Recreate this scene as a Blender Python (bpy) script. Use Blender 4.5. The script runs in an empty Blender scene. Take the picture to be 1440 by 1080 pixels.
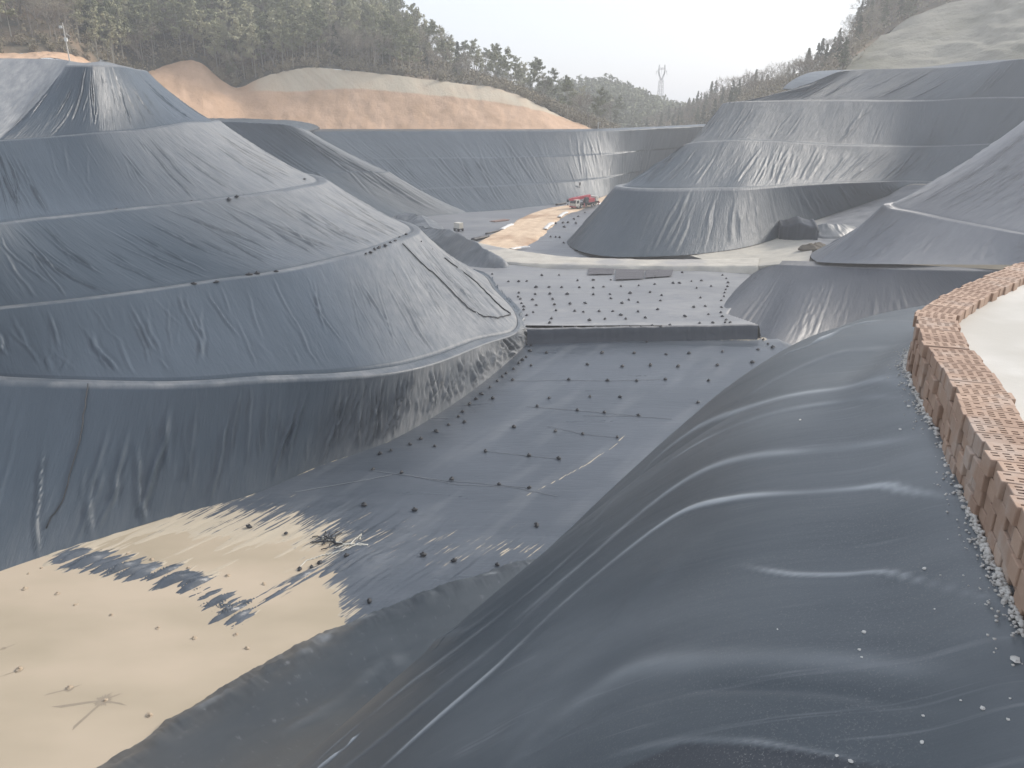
import bpy, math, random
import numpy as np

random.seed(7)
RNG = np.random.default_rng(7)
scene = bpy.context.scene
COL = scene.collection

# ------------------------------------------------------------------ camera model
FPX = 1082.0
PITCH = math.radians(20.3)
CP, SP = math.cos(PITCH), math.sin(PITCH)


def ray(px, py):
    """direction of a sight line, scaled to one metre forward"""
    u = 540.0 - py
    yf = FPX * CP + u * SP
    return np.array([(px - 720.0) / yf, 1.0, (u * CP - FPX * SP) / yf])


def P(px, py, z):
    r = ray(px, py)
    return r * (z / r[2])


def D(px, py, d):
    return ray(px, py) * d


def proj(v):
    v = np.asarray(v)
    dep = v[..., 1] * CP - v[..., 2] * SP
    up = v[..., 1] * SP + v[..., 2] * CP
    dep = np.where(dep < .05, .05, dep)
    return 720 + FPX * v[..., 0] / dep, 540 - FPX * up / dep, dep


def hit(px, py, zf, lo=20., hi=330.):
    r = ray(px, py)
    ys = np.linspace(lo, hi, 3000)
    g = r[2] * ys - zf(r[0] * ys, ys)
    k = np.argmax(g < 0)
    y = ys[k]
    return np.array([r[0] * y, y, float(zf(np.array([r[0] * y]), np.array([y]))[0])])


# ------------------------------------------------------------------ noise
def _hash(ix, iy, seed):
    h = (ix.astype(np.int64) * 374761393 + iy.astype(np.int64) * 668265263 + seed * 974711) & 0x7fffffff
    h = ((h ^ (h >> 13)) * 1274126177) & 0x7fffffff
    return ((h ^ (h >> 16)) & 0xffff) / 65535.0


def vnoise(x, y, seed=0):
    x = np.asarray(x, float); y = np.asarray(y, float)
    ix = np.floor(x); iy = np.floor(y)
    fx = x - ix; fy = y - iy
    fx = fx * fx * (3 - 2 * fx); fy = fy * fy * (3 - 2 * fy)
    a = _hash(ix, iy, seed); b = _hash(ix + 1, iy, seed)
    c = _hash(ix, iy + 1, seed); d = _hash(ix + 1, iy + 1, seed)
    return (a + (b - a) * fx + (c - a) * fy + (a - b - c + d) * fx * fy) * 2 - 1


def fbm(x, y, seed=0, octs=4):
    s = 0; a = 1.0; t = 0
    for o in range(octs):
        s = s + a * vnoise(x * 2 ** o + 17.3 * o, y * 2 ** o + 5.1 * o, seed + o); t += a; a *= .5
    return s / t


# ------------------------------------------------------------------ materials
def new_mat(name):
    m = bpy.data.materials.new(name); m.use_nodes = True
    nt = m.node_tree
    b = nt.nodes['Principled BSDF']
    return m, nt, b


def N(nt, typ, **kw):
    n = nt.nodes.new(typ)
    for k, v in kw.items():
        if k in n.inputs:
            n.inputs[k].default_value = v
        else:
            setattr(n, k, v)
    return n


def L(nt, a, b):
    nt.links.new(a, b)


def ramp(nt, src, stops):
    r = nt.nodes.new('ShaderNodeValToRGB')
    els = r.color_ramp.elements
    while len(els) < len(stops):
        els.new(0.5)
    for e, (p, c) in zip(els, stops):
        e.position = p
        e.color = (c, c, c, 1) if isinstance(c, (int, float)) else (*c, 1)
    L(nt, src, r.inputs[0])
    return r.outputs[0]


def mix(nt, fac, a, b, mode='MIX'):
    m = nt.nodes.new('ShaderNodeMix'); m.data_type = 'RGBA'; m.blend_type = mode
    for i, v in ((0, fac), (6, a), (7, b)):
        if hasattr(v, 'is_linked'):
            L(nt, v, m.inputs[i])
        else:
            m.inputs[i].default_value = v if i == 0 else (*v, 1) if len(v) == 3 else v
    return m.outputs[2]


def math_n(nt, op, a, b=0.0):
    m = nt.nodes.new('ShaderNodeMath'); m.operation = op
    for i, v in ((0, a), (1, b)):
        if hasattr(v, 'is_linked'):
            L(nt, v, m.inputs[i])
        else:
            m.inputs[i].default_value = v
    return m.outputs[0]


def mapped(nt, src, scale):
    mp = nt.nodes.new('ShaderNodeMapping'); mp.inputs['Scale'].default_value = scale
    L(nt, src, mp.inputs[0])
    return mp.outputs[0]


def liner_mat(name, dark, light, dust, rough=(.36, .55), bump=.25, streak=1.0, fine=1.0):
    """black plastic sheet with dust; UV is in metres (u along the slope, v down it)"""
    m, nt, b = new_mat(name)
    tc = N(nt, 'ShaderNodeTexCoord')
    uv = tc.outputs['UV']; ob = tc.outputs['Object']
    n1 = N(nt, 'ShaderNodeTexNoise', Scale=1.0, Detail=5.0, Roughness=.6)
    L(nt, mapped(nt, uv, (.55, .07, 1)), n1.inputs['Vector'])
    n2 = N(nt, 'ShaderNodeTexNoise', Scale=.06, Detail=4.0, Roughness=.55)
    L(nt, ob, n2.inputs['Vector'])
    # welded panels, each sheet a little different
    sep = N(nt, 'ShaderNodeSeparateXYZ'); L(nt, uv, sep.inputs[0])
    pan = math_n(nt, 'FLOOR', math_n(nt, 'DIVIDE', sep.outputs[0], 6.8))
    wn = N(nt, 'ShaderNodeTexWhiteNoise', noise_dimensions='1D'); L(nt, pan, wn.inputs['W'])
    f = math_n(nt, 'ADD', math_n(nt, 'MULTIPLY', n1.outputs[0], .55 * streak),
               math_n(nt, 'ADD', math_n(nt, 'MULTIPLY', n2.outputs[0], .75), math_n(nt, 'MULTIPLY', wn.outputs[0], .14)))
    base = mix(nt, ramp(nt, f, [(.38, 0.0), (.98, 1.0)]), dark, light)
    at = N(nt, 'ShaderNodeAttribute', attribute_name='dust')  # carries both pale soil film and painted sheen
    n3 = N(nt, 'ShaderNodeTexNoise', Scale=1.0, Detail=6.0, Roughness=.65)
    L(nt, mapped(nt, uv, (1.3, .35, 1)), n3.inputs['Vector'])
    df = math_n(nt, 'MULTIPLY', at.outputs['Fac'], ramp(nt, n3.outputs[0], [(.3, .35), (.7, 1.0)]))
    base = mix(nt, df, base, dust)
    L(nt, base, b.inputs['Base Color'])
    rr = ramp(nt, n1.outputs[0], [(.3, rough[0]), (.7, rough[1])])
    rmix = mix(nt, df, rr, (.75, .75, .75))
    L(nt, rmix, b.inputs['Roughness'])
    b.inputs['Specular IOR Level'].default_value = .5
    n4 = N(nt, 'ShaderNodeTexNoise', Scale=1.0, Detail=5.0, Roughness=.6)
    L(nt, mapped(nt, uv, (3.2, .45, 1)), n4.inputs['Vector'])
    n5 = N(nt, 'ShaderNodeTexNoise', Scale=9.0 * fine, Detail=3.0)
    L(nt, ob, n5.inputs['Vector'])
    h = math_n(nt, 'ADD', n4.outputs[0], math_n(nt, 'MULTIPLY', n5.outputs[0], .12))
    bp = N(nt, 'ShaderNodeBump', Strength=bump, Distance=.25); L(nt, h, bp.inputs['Height'])
    L(nt, bp.outputs[0], b.inputs['Normal'])
    return m


def rough_mat(name, c1, c2, scale, rough=.9, bump=.3, c3=None, bscale=None, attr=None, detail=6.0, dist=.1, stretch=(1, 1, 1)):
    m, nt, b = new_mat(name)
    tc = N(nt, 'ShaderNodeTexCoord')
    src = mapped(nt, tc.outputs['Object'], stretch)
    n1 = N(nt, 'ShaderNodeTexNoise', Scale=scale, Detail=detail, Roughness=.62)
    L(nt, src, n1.inputs['Vector'])
    col = mix(nt, ramp(nt, n1.outputs[0], [(.32, 0.0), (.68, 1.0)]), c1, c2)
    if c3 is not None:
        if attr:
            at = N(nt, 'ShaderNodeAttribute', attribute_name=attr); fac = at.outputs['Fac']
            fac = math_n(nt, 'MULTIPLY', fac, ramp(nt, n1.outputs[0], [(.25, .6), (.6, 1.0)]))
        else:
            n2 = N(nt, 'ShaderNodeTexNoise', Scale=scale * .23, Detail=5.0); L(nt, tc.outputs['Object'], n2.inputs['Vector'])
            fac = ramp(nt, n2.outputs[0], [(.5, 0.0), (.62, 1.0)])
        col = mix(nt, fac, col, c3)
    L(nt, col, b.inputs['Base Color'])
    b.inputs['Roughness'].default_value = rough
    n4 = N(nt, 'ShaderNodeTexNoise', Scale=bscale or scale * 3, Detail=6.0, Roughness=.65)
    L(nt, src, n4.inputs['Vector'])
    bp = N(nt, 'ShaderNodeBump', Strength=bump, Distance=dist); L(nt, n4.outputs[0], bp.inputs['Height'])
    L(nt, bp.outputs[0], b.inputs['Normal'])
    return m


def plain_mat(name, c, rough=.6, metal=0.0, var=.25):
    m, nt, b = new_mat(name)
    tc = N(nt, 'ShaderNodeTexCoord')
    n1 = N(nt, 'ShaderNodeTexNoise', Scale=4.0, Detail=4.0); L(nt, tc.outputs['Object'], n1.inputs['Vector'])
    d = tuple(x * (1 - var) for x in c)
    L(nt, mix(nt, n1.outputs[0], d, c), b.inputs['Base Color'])
    b.inputs['Roughness'].default_value = rough; b.inputs['Metallic'].default_value = metal
    return m


DUST_SHEEN = (.33, .325, .315)  # pale tone for soil film and for painted flank sheen
M = {}
M['liner'] = liner_mat('liner', (.014, .027, .040), (.042, .060, .080), DUST_SHEEN, rough=(.29, .43), bump=.3)
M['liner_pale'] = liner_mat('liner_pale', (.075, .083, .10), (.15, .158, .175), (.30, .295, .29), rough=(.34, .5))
M['liner_dark'] = liner_mat('liner_dark', (.020, .026, .036), (.044, .052, .066), (.26, .25, .24), rough=(.42, .55), bump=.2)
M['liner_floor'] = liner_mat('liner_floor', (.072, .08, .096), (.135, .142, .158), (.33, .325, .315), rough=(.3, .5), bump=.12)
M['liner_far'] = liner_mat('liner_far', (.024, .039, .053), (.054, .073, .091), DUST_SHEEN, rough=(.38, .52), bump=.5)
M['soil'] = rough_mat('soil', (.42, .27, .165), (.55, .37, .245), .16, c3=(.50, .43, .32), attr='pale', bump=.5, bscale=1.2, dist=.6, stretch=(1, 1, .45))
M['rock'] = rough_mat('rock', (.20, .19, .155), (.29, .275, .225), .09, c3=(.12, .12, .085), bump=.7, bscale=.7, dist=1.0, stretch=(1, 1, .6))
M['hill'] = rough_mat('hill', (.045, .045, .03), (.11, .095, .065), .15, c3=(.22, .155, .10), bump=.6, bscale=.8, dist=.8)
M['farhill'] = rough_mat('farhill', (.05, .055, .04), (.09, .09, .06), .1, bump=.6, dist=1.0)
M['road'] = rough_mat('road', (.50, .36, .24), (.62, .48, .34), .5, c3=(.38, .25, .16), bump=.3, bscale=2.0)
M['pale'] = rough_mat('pale', (.36, .335, .29), (.48, .45, .39), .35, c3=(.30, .29, .28), bump=.25)
M['pave'] = rough_mat('pave', (.47, .455, .42), (.57, .555, .52), 1.9, c3=(.41, .39, .35), bump=.12, bscale=14, dist=.02)
M['ground'] = rough_mat('ground', (.10, .09, .06), (.16, .13, .09), .03)
M['bag'] = rough_mat('bag', (.012, .013, .016), (.03, .031, .035), 6, rough=.55, bump=.4)
M['mudbag'] = rough_mat('mudbag', (.30, .23, .16), (.46, .38, .28), 5, rough=.9, bump=.4)
M['mortar'] = rough_mat('mortar', (.42, .40, .37), (.64, .62, .58), 9, bump=.6, dist=.02)


# ------------------------------------------------------------------ mesh helpers
def link(name, me, mat=None, parent=None, smooth=True):
    o = bpy.data.objects.new(name, me); COL.objects.link(o)
    if mat is not None:
        for mm in (mat if isinstance(mat, (list, tuple)) else [mat]):
            me.materials.append(mm)
    if smooth:
        me.polygons.foreach_set('use_smooth', [True] * len(me.polygons))
    if parent is not None:
        o.parent = parent
    return o


def tag(o, label=None, cat=None, group=None, kind=None):
    if label: o['label'] = label
    if cat: o['category'] = cat
    if group: o['group'] = group
    if kind: o['kind'] = kind
    return o


def empty(name, loc=(0, 0, 0), rz=0.0):
    o = bpy.data.objects.new(name, None); COL.objects.link(o)
    o.location = loc; o.rotation_euler = (0, 0, rz); o.empty_display_size = .2
    return o


def grid_mesh(name, V, UV=None, attrs=None):
    nr, nc = V.shape[:2]
    me = bpy.data.meshes.new(name)
    idx = np.arange(nr * nc).reshape(nr, nc)
    q = np.stack([idx[:-1, :-1], idx[:-1, 1:], idx[1:, 1:], idx[1:, :-1]], -1).reshape(-1, 4)
    me.vertices.add(nr * nc); me.vertices.foreach_set('co', V.reshape(-1).astype(np.float32))
    me.loops.add(q.size); me.loops.foreach_set('vertex_index', q.reshape(-1).astype(np.int32))
    me.polygons.add(len(q)); me.polygons.foreach_set('loop_start', np.arange(0, q.size, 4, dtype=np.int32))
    me.update(calc_edges=True)
    if UV is not None:
        l = me.uv_layers.new(name='UVMap')
        l.data.foreach_set('uv', UV.reshape(-1, 2)[q.reshape(-1)].reshape(-1).astype(np.float32))
    for k, a in (attrs or {}).items():
        at = me.attributes.new(k, 'FLOAT', 'POINT'); at.data.foreach_set('value', a.reshape(-1).astype(np.float32))
    me.validate()
    return me


def normals(V):
    du = np.gradient(V, axis=1); dv = np.gradient(V, axis=0)
    n = np.cross(du, dv); ln = np.linalg.norm(n, axis=-1, keepdims=True); n = n / np.where(ln < 1e-9, 1, ln)
    return np.where(n[..., 2:3] < 0, -n, n)


class MB:
    """collects primitive shapes into one mesh"""
    def __init__(s): s.v = []; s.f = []; s.m = []

    def add(s, v, f, m=0):
        o = len(s.v); s.v += [tuple(map(float, p)) for p in v]; s.f += [tuple(o + i for i in q) for q in f]; s.m += [m] * len(f)

    def box(s, c, d, rz=0.0, m=0, bev=0.0, ry=0.0):
        cx, cy, cz = c; hx, hy, hz = d[0] / 2, d[1] / 2, d[2] / 2
        b = min(bev, hx * .8, hy * .8)
        if b > 0:
            ring = [(-hx + b, -hy), (hx - b, -hy), (hx, -hy + b), (hx, hy - b), (hx - b, hy), (-hx + b, hy), (-hx, hy - b), (-hx, -hy + b)]
        else:
            ring = [(-hx, -hy), (hx, -hy), (hx, hy), (-hx, hy)]
        n = len(ring); v = []
        for z, k in ((-hz, 1), (hz, 1)):
            for x, y in ring:
                x2, z2 = x * math.cos(ry) + z * math.sin(ry), -x * math.sin(ry) + z * math.cos(ry)
                v.append((cx + x2 * math.cos(rz) - y * math.sin(rz), cy + x2 * math.sin(rz) + y * math.cos(rz), cz + z2))
        f = [tuple(range(n - 1, -1, -1)), tuple(range(n, 2 * n))] + [(i, (i + 1) % n, n + (i + 1) % n, n + i) for i in range(n)]
        s.add(v, f, m)

    def prism(s, prof, y0, y1, m=0):
        """profile in x,z extruded along y"""
        n = len(prof)
        v = [(x, y0, z) for x, z in prof] + [(x, y1, z) for x, z in prof]
        f = [tuple(range(n)), tuple(range(2 * n - 1, n - 1, -1))] + [(i, n + i, n + (i + 1) % n, (i + 1) % n) for i in range(n)]
        s.add(v, f, m)

    def tube(s, pts, r, n=6, m=0, cap=True):
        pts = [np.array(p, float) for p in pts]
        rs = r if isinstance(r, (list, tuple)) else [r] * len(pts)
        v = []
        for i, p in enumerate(pts):
            t = pts[min(i + 1, len(pts) - 1)] - pts[max(i - 1, 0)]
            t = t / (np.linalg.norm(t) + 1e-9)
            a = np.cross(t, (0, 0, 1) if abs(t[2]) < .9 else (1, 0, 0)); a /= np.linalg.norm(a); b = np.cross(t, a)
            for k in range(n):
                an = 2 * math.pi * k / n
                v.append(p + rs[i] * (a * math.cos(an) + b * math.sin(an)))
        f = []
        for i in range(len(pts) - 1):
            for k in range(n):
                f.append((i * n + k, i * n + (k + 1) % n, (i + 1) * n + (k + 1) % n, (i + 1) * n + k))
        if cap:
            f.append(tuple(range(n - 1, -1, -1))); f.append(tuple((len(pts) - 1) * n + k for k in range(n)))
        s.add(v, f, m)

    def mesh(s, name):
        me = bpy.data.meshes.new(name); me.from_pydata(s.v, [], s.f)
        me.polygons.foreach_set('material_index', s.m); me.update()
        return me

    def build(s, name, mat, parent=None, smooth=False):
        return link(name, s.mesh(name), mat, parent, smooth)


# ------------------------------------------------------------------ lofts
def pchip(pts, t):
    """monotone cubic through pts at integer parameters (no overshoot)"""
    y = np.asarray(pts, float); d = np.diff(y, axis=0)
    m = np.zeros_like(y)
    a, b = d[:-1], d[1:]
    s = (a * b) > 0
    m[1:-1] = np.where(s, 2 * a * b / np.where(s, a + b, 1), .0)
    m[0] = d[0]; m[-1] = d[-1]
    t = np.asarray(t); i = np.clip(np.floor(t).astype(int), 0, len(y) - 2); f = (t - i)[:, None]
    h = 1.0
    return ((2 * f ** 3 - 3 * f ** 2 + 1) * y[i] + (f ** 3 - 2 * f ** 2 + f) * m[i] + (-2 * f ** 3 + 3 * f ** 2) * y[i + 1] + (f ** 3 - f ** 2) * m[i + 1])


def cat(pts, t):
    y = np.asarray(pts, float); m = np.zeros_like(y)
    m[1:-1] = (y[2:] - y[:-2]) * .5; m[0] = y[1] - y[0]; m[-1] = y[-1] - y[-2]
    # limit overshoot where spacing is uneven
    dl = np.linalg.norm(np.diff(y, axis=0), axis=1)
    lim = np.minimum(np.r_[dl[:1], dl], np.r_[dl, dl[-1:]]) * 1.3
    ln = np.linalg.norm(m, axis=1); m *= np.minimum(1, lim / np.maximum(ln, 1e-9))[:, None]
    t = np.asarray(t); i = np.clip(np.floor(t).astype(int), 0, len(y) - 2); f = (t - i)[:, None]
    return ((2 * f ** 3 - 3 * f ** 2 + 1) * y[i] + (f ** 3 - 2 * f ** 2 + f) * m[i] + (-2 * f ** 3 + 3 * f ** 2) * y[i + 1] + (f ** 3 - f ** 2) * m[i + 1])


def loft(contours, du, dv, sags=None, ref=0):
    """contours: arrays with the same number of control points. Returns grid V, metric UV, row band index, fraction in band"""
    k = len(contours[0])
    tt = np.linspace(0, k - 1, 4000)
    c = cat(contours[ref], tt)
    s = np.r_[0, np.cumsum(np.linalg.norm(np.diff(c, axis=0), axis=1))]
    nu = int(s[-1] / du) + 2
    t = np.interp(np.linspace(0, s[-1], nu), s, tt)
    cs = [cat(c, t) for c in contours]
    rows = []; band = []; frac = []
    for j in range(len(cs) - 1):
        a, b = cs[j], cs[j + 1]
        ln = np.median(np.linalg.norm(b - a, axis=1))
        n = max(1, int(ln / dv))
        sg = sags[j] if sags else 0
        for i in range(n):
            f = i / n
            r = a + (b - a) * f
            r = r.copy(); r[:, 2] -= sg * 4 * f * (1 - f) * np.clip(np.abs(b[:, 2] - a[:, 2]) / 6, 0, 1)
            rows.append(r); band.append(j); frac.append(f)
    rows.append(cs[-1]); band.append(len(cs) - 2); frac.append(1.0)
    V = np.array(rows)
    U = np.broadcast_to(np.linspace(0, s[-1], nu)[None], V.shape[:2])
    W = np.zeros(V.shape[:2]); W[1:] = np.cumsum(np.linalg.norm(np.diff(V, axis=0), axis=2), axis=0)
    return V, np.stack([U, W], -1), np.array(band), np.array(frac), t


def folds(U, W, w0, w1, n, seed, h=(.05, .16), w=(.12, .3), length=(.25, .9), slant=.12, wig=.25, urange=None):
    """raised creases running down a slope between W=w0 and W=w1 (arrays per column or scalars)"""
    rng = np.random.default_rng(seed)
    out = np.zeros(U.shape)
    u_lo, u_hi = urange or (U.min(), U.max())
    f = np.clip((W - w0) / np.maximum(w1 - w0, .01), -1, 2)
    for k in range(n):
        u0 = rng.uniform(u_lo, u_hi); ln = rng.uniform(*length); a = rng.uniform(-.05, 1.02 - ln); b = a + ln
        hh = rng.uniform(*h) * (.5 + ln); ww = rng.uniform(*w)
        span = float(np.median(w1 - w0)) if hasattr(w1, '__len__') else (w1 - w0)
        c0 = max(0, int((u0 - u_lo - 4) / (u_hi - u_lo + 1e-6) * U.shape[1]) - 2) if urange is None else 0
        c1 = min(U.shape[1], int((u0 - u_lo + 4) / (u_hi - u_lo + 1e-6) * U.shape[1]) + 2) if urange is None else U.shape[1]
        ff = f[:, c0:c1]; uu = U[:, c0:c1]
        ce = u0 + rng.normal(0, slant) * (ff - .5) * span + wig * vnoise(ff * 5, ff * 0 + k, seed) + .06 * vnoise(ff * 16, ff * 0 + k, seed + 3)
        tp = np.clip((ff - a) / .12, 0, 1) * np.clip((b - ff) / .2, 0, 1)
        d = (uu - ce) / ww
        out[:, c0:c1] += hh * tp * (np.exp(-d * d) - .55 * np.exp(-((d - 1.6) ** 2)) - .25 * np.exp(-((d + 1.7) ** 2)))
    return out


def drape(U, W, seed, amp=.07):
    """soft undulation of a hung sheet, stretched down the slope"""
    return amp * (fbm(U / 2.2, W / 9, seed, 3) + .45 * fbm(U / .8 + .08 * W, W / 4, seed + 9, 2) + .8 * fbm(U / 9, W / 14, seed + 5, 2))


def side(outer, nxt, w, dz=0.0):
    """points moved level from outer towards the next contour by w"""
    outer = np.asarray(outer); nxt = np.asarray(nxt)
    d = nxt - outer; d[:, 2] = 0; ln = np.linalg.norm(d, axis=1, keepdims=True)
    w = np.asarray(w, float).reshape(-1, 1) if hasattr(w, '__len__') else w
    r = outer + d / np.maximum(ln, .01) * np.minimum(w, ln * .6)
    r[:, 2] += dz
    return r


def ext(pts, n=40.0):
    """one more point before the first, straight on"""
    a, b = np.array(pts[0]), np.array(pts[1]); d = a - b; d[2] = 0; d /= np.linalg.norm(d)
    return [a + d * n] + list(pts)


# ------------------------------------------------------------------ heights of the pit floors
def z_low(x, y):
    x = np.asarray(x, float); y = np.asarray(y, float)
    s = y - 59.0 + .10 * (x + 12)
    z = np.where(s > 0, -36.95 + .115 * s * np.clip(s / 16, .12, 1) ** .35, -36.95 + .022 * s)
    z = np.maximum(z, -38.2)
    z = np.maximum(z, np.where(y < 62, -36.98 + .03 * np.clip((y - 57) + 2.4 * (x + 16), -30, 6), -40))
    z = np.minimum(z, -31.7)
    return z - .36 * np.clip(x - 37.5, 0, 13)


def z_up(x, y):
    x = np.asarray(x, float); y = np.asarray(y, float)
    tx = np.interp(y, [103, 106, 111, 124, 143, 150], [35.2, 34.0, 31.6, 37.6, 46.6, 49])
    return -29.9 + .1 * vnoise(x / 9, y / 9, 3) - 5 * np.clip((x - tx - .4) / 1.2, 0, 1)


def z_far(x, y):
    return -31.0 + 0 * np.asarray(x, float)


# ------------------------------------------------------------------ LEFT MOUND
base = [hit(*p, z_low) for p in ((-260, 905), (-60, 830), (80, 778), (230, 730), (350, 697), (450, 655), (545, 622), (620, 580), (690, 530), (747, 476))]
base += [P(736, 441, -29.95), P(707, 409, -29.95), P(676, 381, -29.9), np.array((-20, 150, -29.9))]
b1z = (-25.2, -25.5, -25.8, -26.1, -26.4, -27.0, -27.5, -28.1, -28.7, -29.2)
b1 = [P(*p, z) for p, z in zip(((-100, 531), (35, 537), (150, 541), (262, 542), (370, 535), (480, 531), (560, 523), (620, 508), (680, 484), (727, 467)), b1z)]
b1 += [P(727, 441, -29.6), P(700, 410, -29.6), P(669, 381, -29.6), np.array((-23, 150, -29.6))]
b2 = [P(*p, -20) for p in ((-120, 446), (0, 434), (100, 423), (200, 410), (300, 395), (400, 381), (480, 363), (532, 349), (565, 337), (588, 327))]
b2 += [np.array(p) for p in ((-15.5, 129, -20), (-18, 135, -20), (-22, 140, -20), (-31, 147, -20))]
b3 = [P(*p, -12.5) for p in ((-120, 330), (-60, 322), (0, 315), (45, 309), (120, 301), (210, 291), (300, 281), (375, 272), (427, 263), (455, 257))]
b3 += [np.array(p) for p in ((-31, 132, -12.5), (-34, 139, -12.5), (-39, 145, -12.5), (-48, 152, -12.5))]
b4 = [D(*p) for p in ((-120, 207, 90), (-60, 202, 94), (-16, 198, 97), (-8, 197.5, 97.5), (60, 193, 102), (137, 186.5, 106), (190, 183, 111), (235, 177, 117), (270, 171.5, 123), (291, 171, 127))]
z4 = b4[-1][2]
b4 += [np.array(p) for p in ((-48, 133, z4), (-51, 140, z4), (-56, 147, z4), (-64, 154, z4))]
top = [D(*p) for p in ((-120, 84, 120), (-10, 82, 124), (88, 84, 120), (93, 91, 113), (112, 92, 112), (135, 92, 113), (155, 92, 116), (172, 93, 120), (184, 95, 125), (191, 97, 130))]
zt = top[-1][2]
top += [np.array(p) for p in ((-60, 136, zt), (-63, 143, zt), (-68, 150, zt), (-76, 157, zt))]
base, b1, b2, b3, b4, top = [np.array(ext(c, 30)) for c in (base, b1, b2, b3, b4, top)]
W1 = np.r_[np.full(6, 2.2), 2.4, 2.8, 3.0, 2.6, 1.2, np.full(4, .6)]
back = side(top, top + (top - b4), 10, .9)
for i in (1, 2, 3): back[i] = top[i] + np.array((0, 6, -.6))
CL = [base, b1, side(b1, b2, W1 * .75, -.02), side(b1, b2, W1 * .92, -.3), side(b1, b2, W1, .1),
      b2, side(b2, b3, 1.2, 0), side(b2, b3, 1.5, -.25), side(b2, b3, 1.8, .1),
      b3, side(b3, b4, 1.2, 0), side(b3, b4, 1.5, -.22), side(b3, b4, 1.9, .1),
      b4, side(b4, top, 1.0, 0), side(b4, top, 1.3, -.2), side(b4, top, 1.6, .1), top, back]
sg = [.15, 0, 0, 0, .5, 0, 0, 0, .5, 0, 0, 0, .6, 0, 0, 0, .7, 0]
V, UV, band, frac, tpar = loft(CL, .17, .33, sg, ref=5)
U, W = UV[..., 0], UV[..., 1]
nrm = normals(V)
disp = drape(U, W, 11, .055)
tier_rows = {j: np.where(band == j)[0] for j in (0, 4, 8, 12, 16)}
for j, nf, hh in ((0, 270, (.05, .26)), (4, 210, (.04, .22)), (8, 170, (.04, .20)), (12, 130, (.04, .18)), (16, 100, (.04, .17))):
    r = tier_rows[j]; w0 = W[r[0]]; w1 = W[r[-1] + 1]
    disp[r] += folds(U[r], W[r], w0, w1, nf, 40 + j, h=hh, w=(.09, .22), length=(.12, .8), slant=.16)
    # bunching where the sheet meets the bench below
    disp[r] += folds(U[r], W[r], w0, w1, nf, 80 + j, h=(.03, .12), w=(.08, .2), length=(.06, .25), slant=.45) * (frac[r][:, None] < .4)
r = tier_rows[0]
disp[r] += folds(U[r], W[r], W[r[0]], W[r[-1] + 1], 75, 99, h=(.08, .30), w=(.10, .24), length=(.25, .95), slant=.12, urange=(float(np.interp(6.0, tpar, U[0])), float(np.interp(11.0, tpar, U[0]))))
# fade displacement at the contour rows so that benches keep their edge
edge = np.ones(len(band))
for i, (j, f) in enumerate(zip(band, frac)):
    edge[i] = np.clip(min(f, 1 - f) * 6 + .3, 0, 1) if j in tier_rows else .35
V = V + nrm * (disp * edge[:, None])[..., None]
# dust: pale soil washed on the lowest skirt near the nose and along the benches, plus light painted on the flank and top face
tcol = tpar[None, :]
dust = np.zeros(V.shape[:2])
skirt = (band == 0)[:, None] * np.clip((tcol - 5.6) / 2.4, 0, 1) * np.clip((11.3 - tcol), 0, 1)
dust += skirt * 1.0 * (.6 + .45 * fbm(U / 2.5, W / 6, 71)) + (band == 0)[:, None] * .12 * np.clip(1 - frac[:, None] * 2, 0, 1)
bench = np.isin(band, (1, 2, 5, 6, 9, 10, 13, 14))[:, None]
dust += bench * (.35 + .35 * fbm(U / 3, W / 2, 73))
dust += (np.isin(band, (4,))[:, None]) * np.clip((tcol - 6.2) / 3, 0, 1) * (.75 + .25 * fbm(U / 3, W / 8, 75))  # sheen of the right flank painted in as a paler colour
dust += (np.isin(band, (8, 12))[:, None]) * np.clip((tcol - 5.5) / 4, 0, 1) * .7  # same painted flank sheen on the two tiers above
dust += (band == 16)[:, None] * np.clip((3.6 - tcol) * 3, 0, 1) * 1.0 + (band == 17)[:, None] * .6  # light caught by the left top face painted in as pale colour
me = grid_mesh('mound', V, UV, {'dust': np.clip(dust, 0, 1)})
tag(link('mound', me, M['liner']), 'tall terraced mound wrapped in grey black liner with five stepped benches', 'terrain', kind='structure')

# ------------------------------------------------------------------ PIT FLOORS
def ground_sheet(name, x0, x1, y0, y1, step, zf, mat, disp=None, mudf=None, dustf=None, label=''):
    xs = np.arange(x0, x1 + step, step); ys = np.arange(y0, y1 + step, step)
    X, Y = np.meshgrid(xs, ys); Z = zf(X, Y)
    if disp is not None: Z = Z + disp(X, Y)
    V = np.stack([X, Y, Z], -1)
    du = dustf(X, Y, Z) if dustf is not None else np.zeros(X.shape)
    me = grid_mesh(name, V, np.stack([Y, X], -1), {'dust': np.clip(du, 0, 1), 'mud': mudf(X, Y, Z) if mudf else 0 * X})
    return tag(link(name, me, mat), label, 'ground', kind='structure')


POND = -36.98
# streaks of wet mud and dried silt on the floor round the pond
M['floor_mud'] = liner_mat('floor_mud', (.032, .043, .056), (.082, .095, .113), (.26, .27, .275), rough=(.26, .42), bump=.14)
nt = M['floor_mud'].node_tree; b = nt.nodes['Principled BSDF']
tc = N(nt, 'ShaderNodeTexCoord'); mp = nt.nodes.new('ShaderNodeMapping'); mp.vector_type = 'TEXTURE'
mp.inputs['Rotation'].default_value = (0, 0, math.radians(51.5)); mp.inputs['Scale'].default_value = (3.2, .22, 1)
L(nt, tc.outputs['Object'], mp.inputs[0])
n1 = N(nt, 'ShaderNodeTexNoise', Scale=1.0, Detail=6.0, Roughness=.62); L(nt, mp.outputs[0], n1.inputs['Vector'])
n2 = N(nt, 'ShaderNodeTexNoise', Scale=.5, Detail=5.0); L(nt, tc.outputs['Object'], n2.inputs['Vector'])
a1 = N(nt, 'ShaderNodeAttribute', attribute_name='mud')
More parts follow.
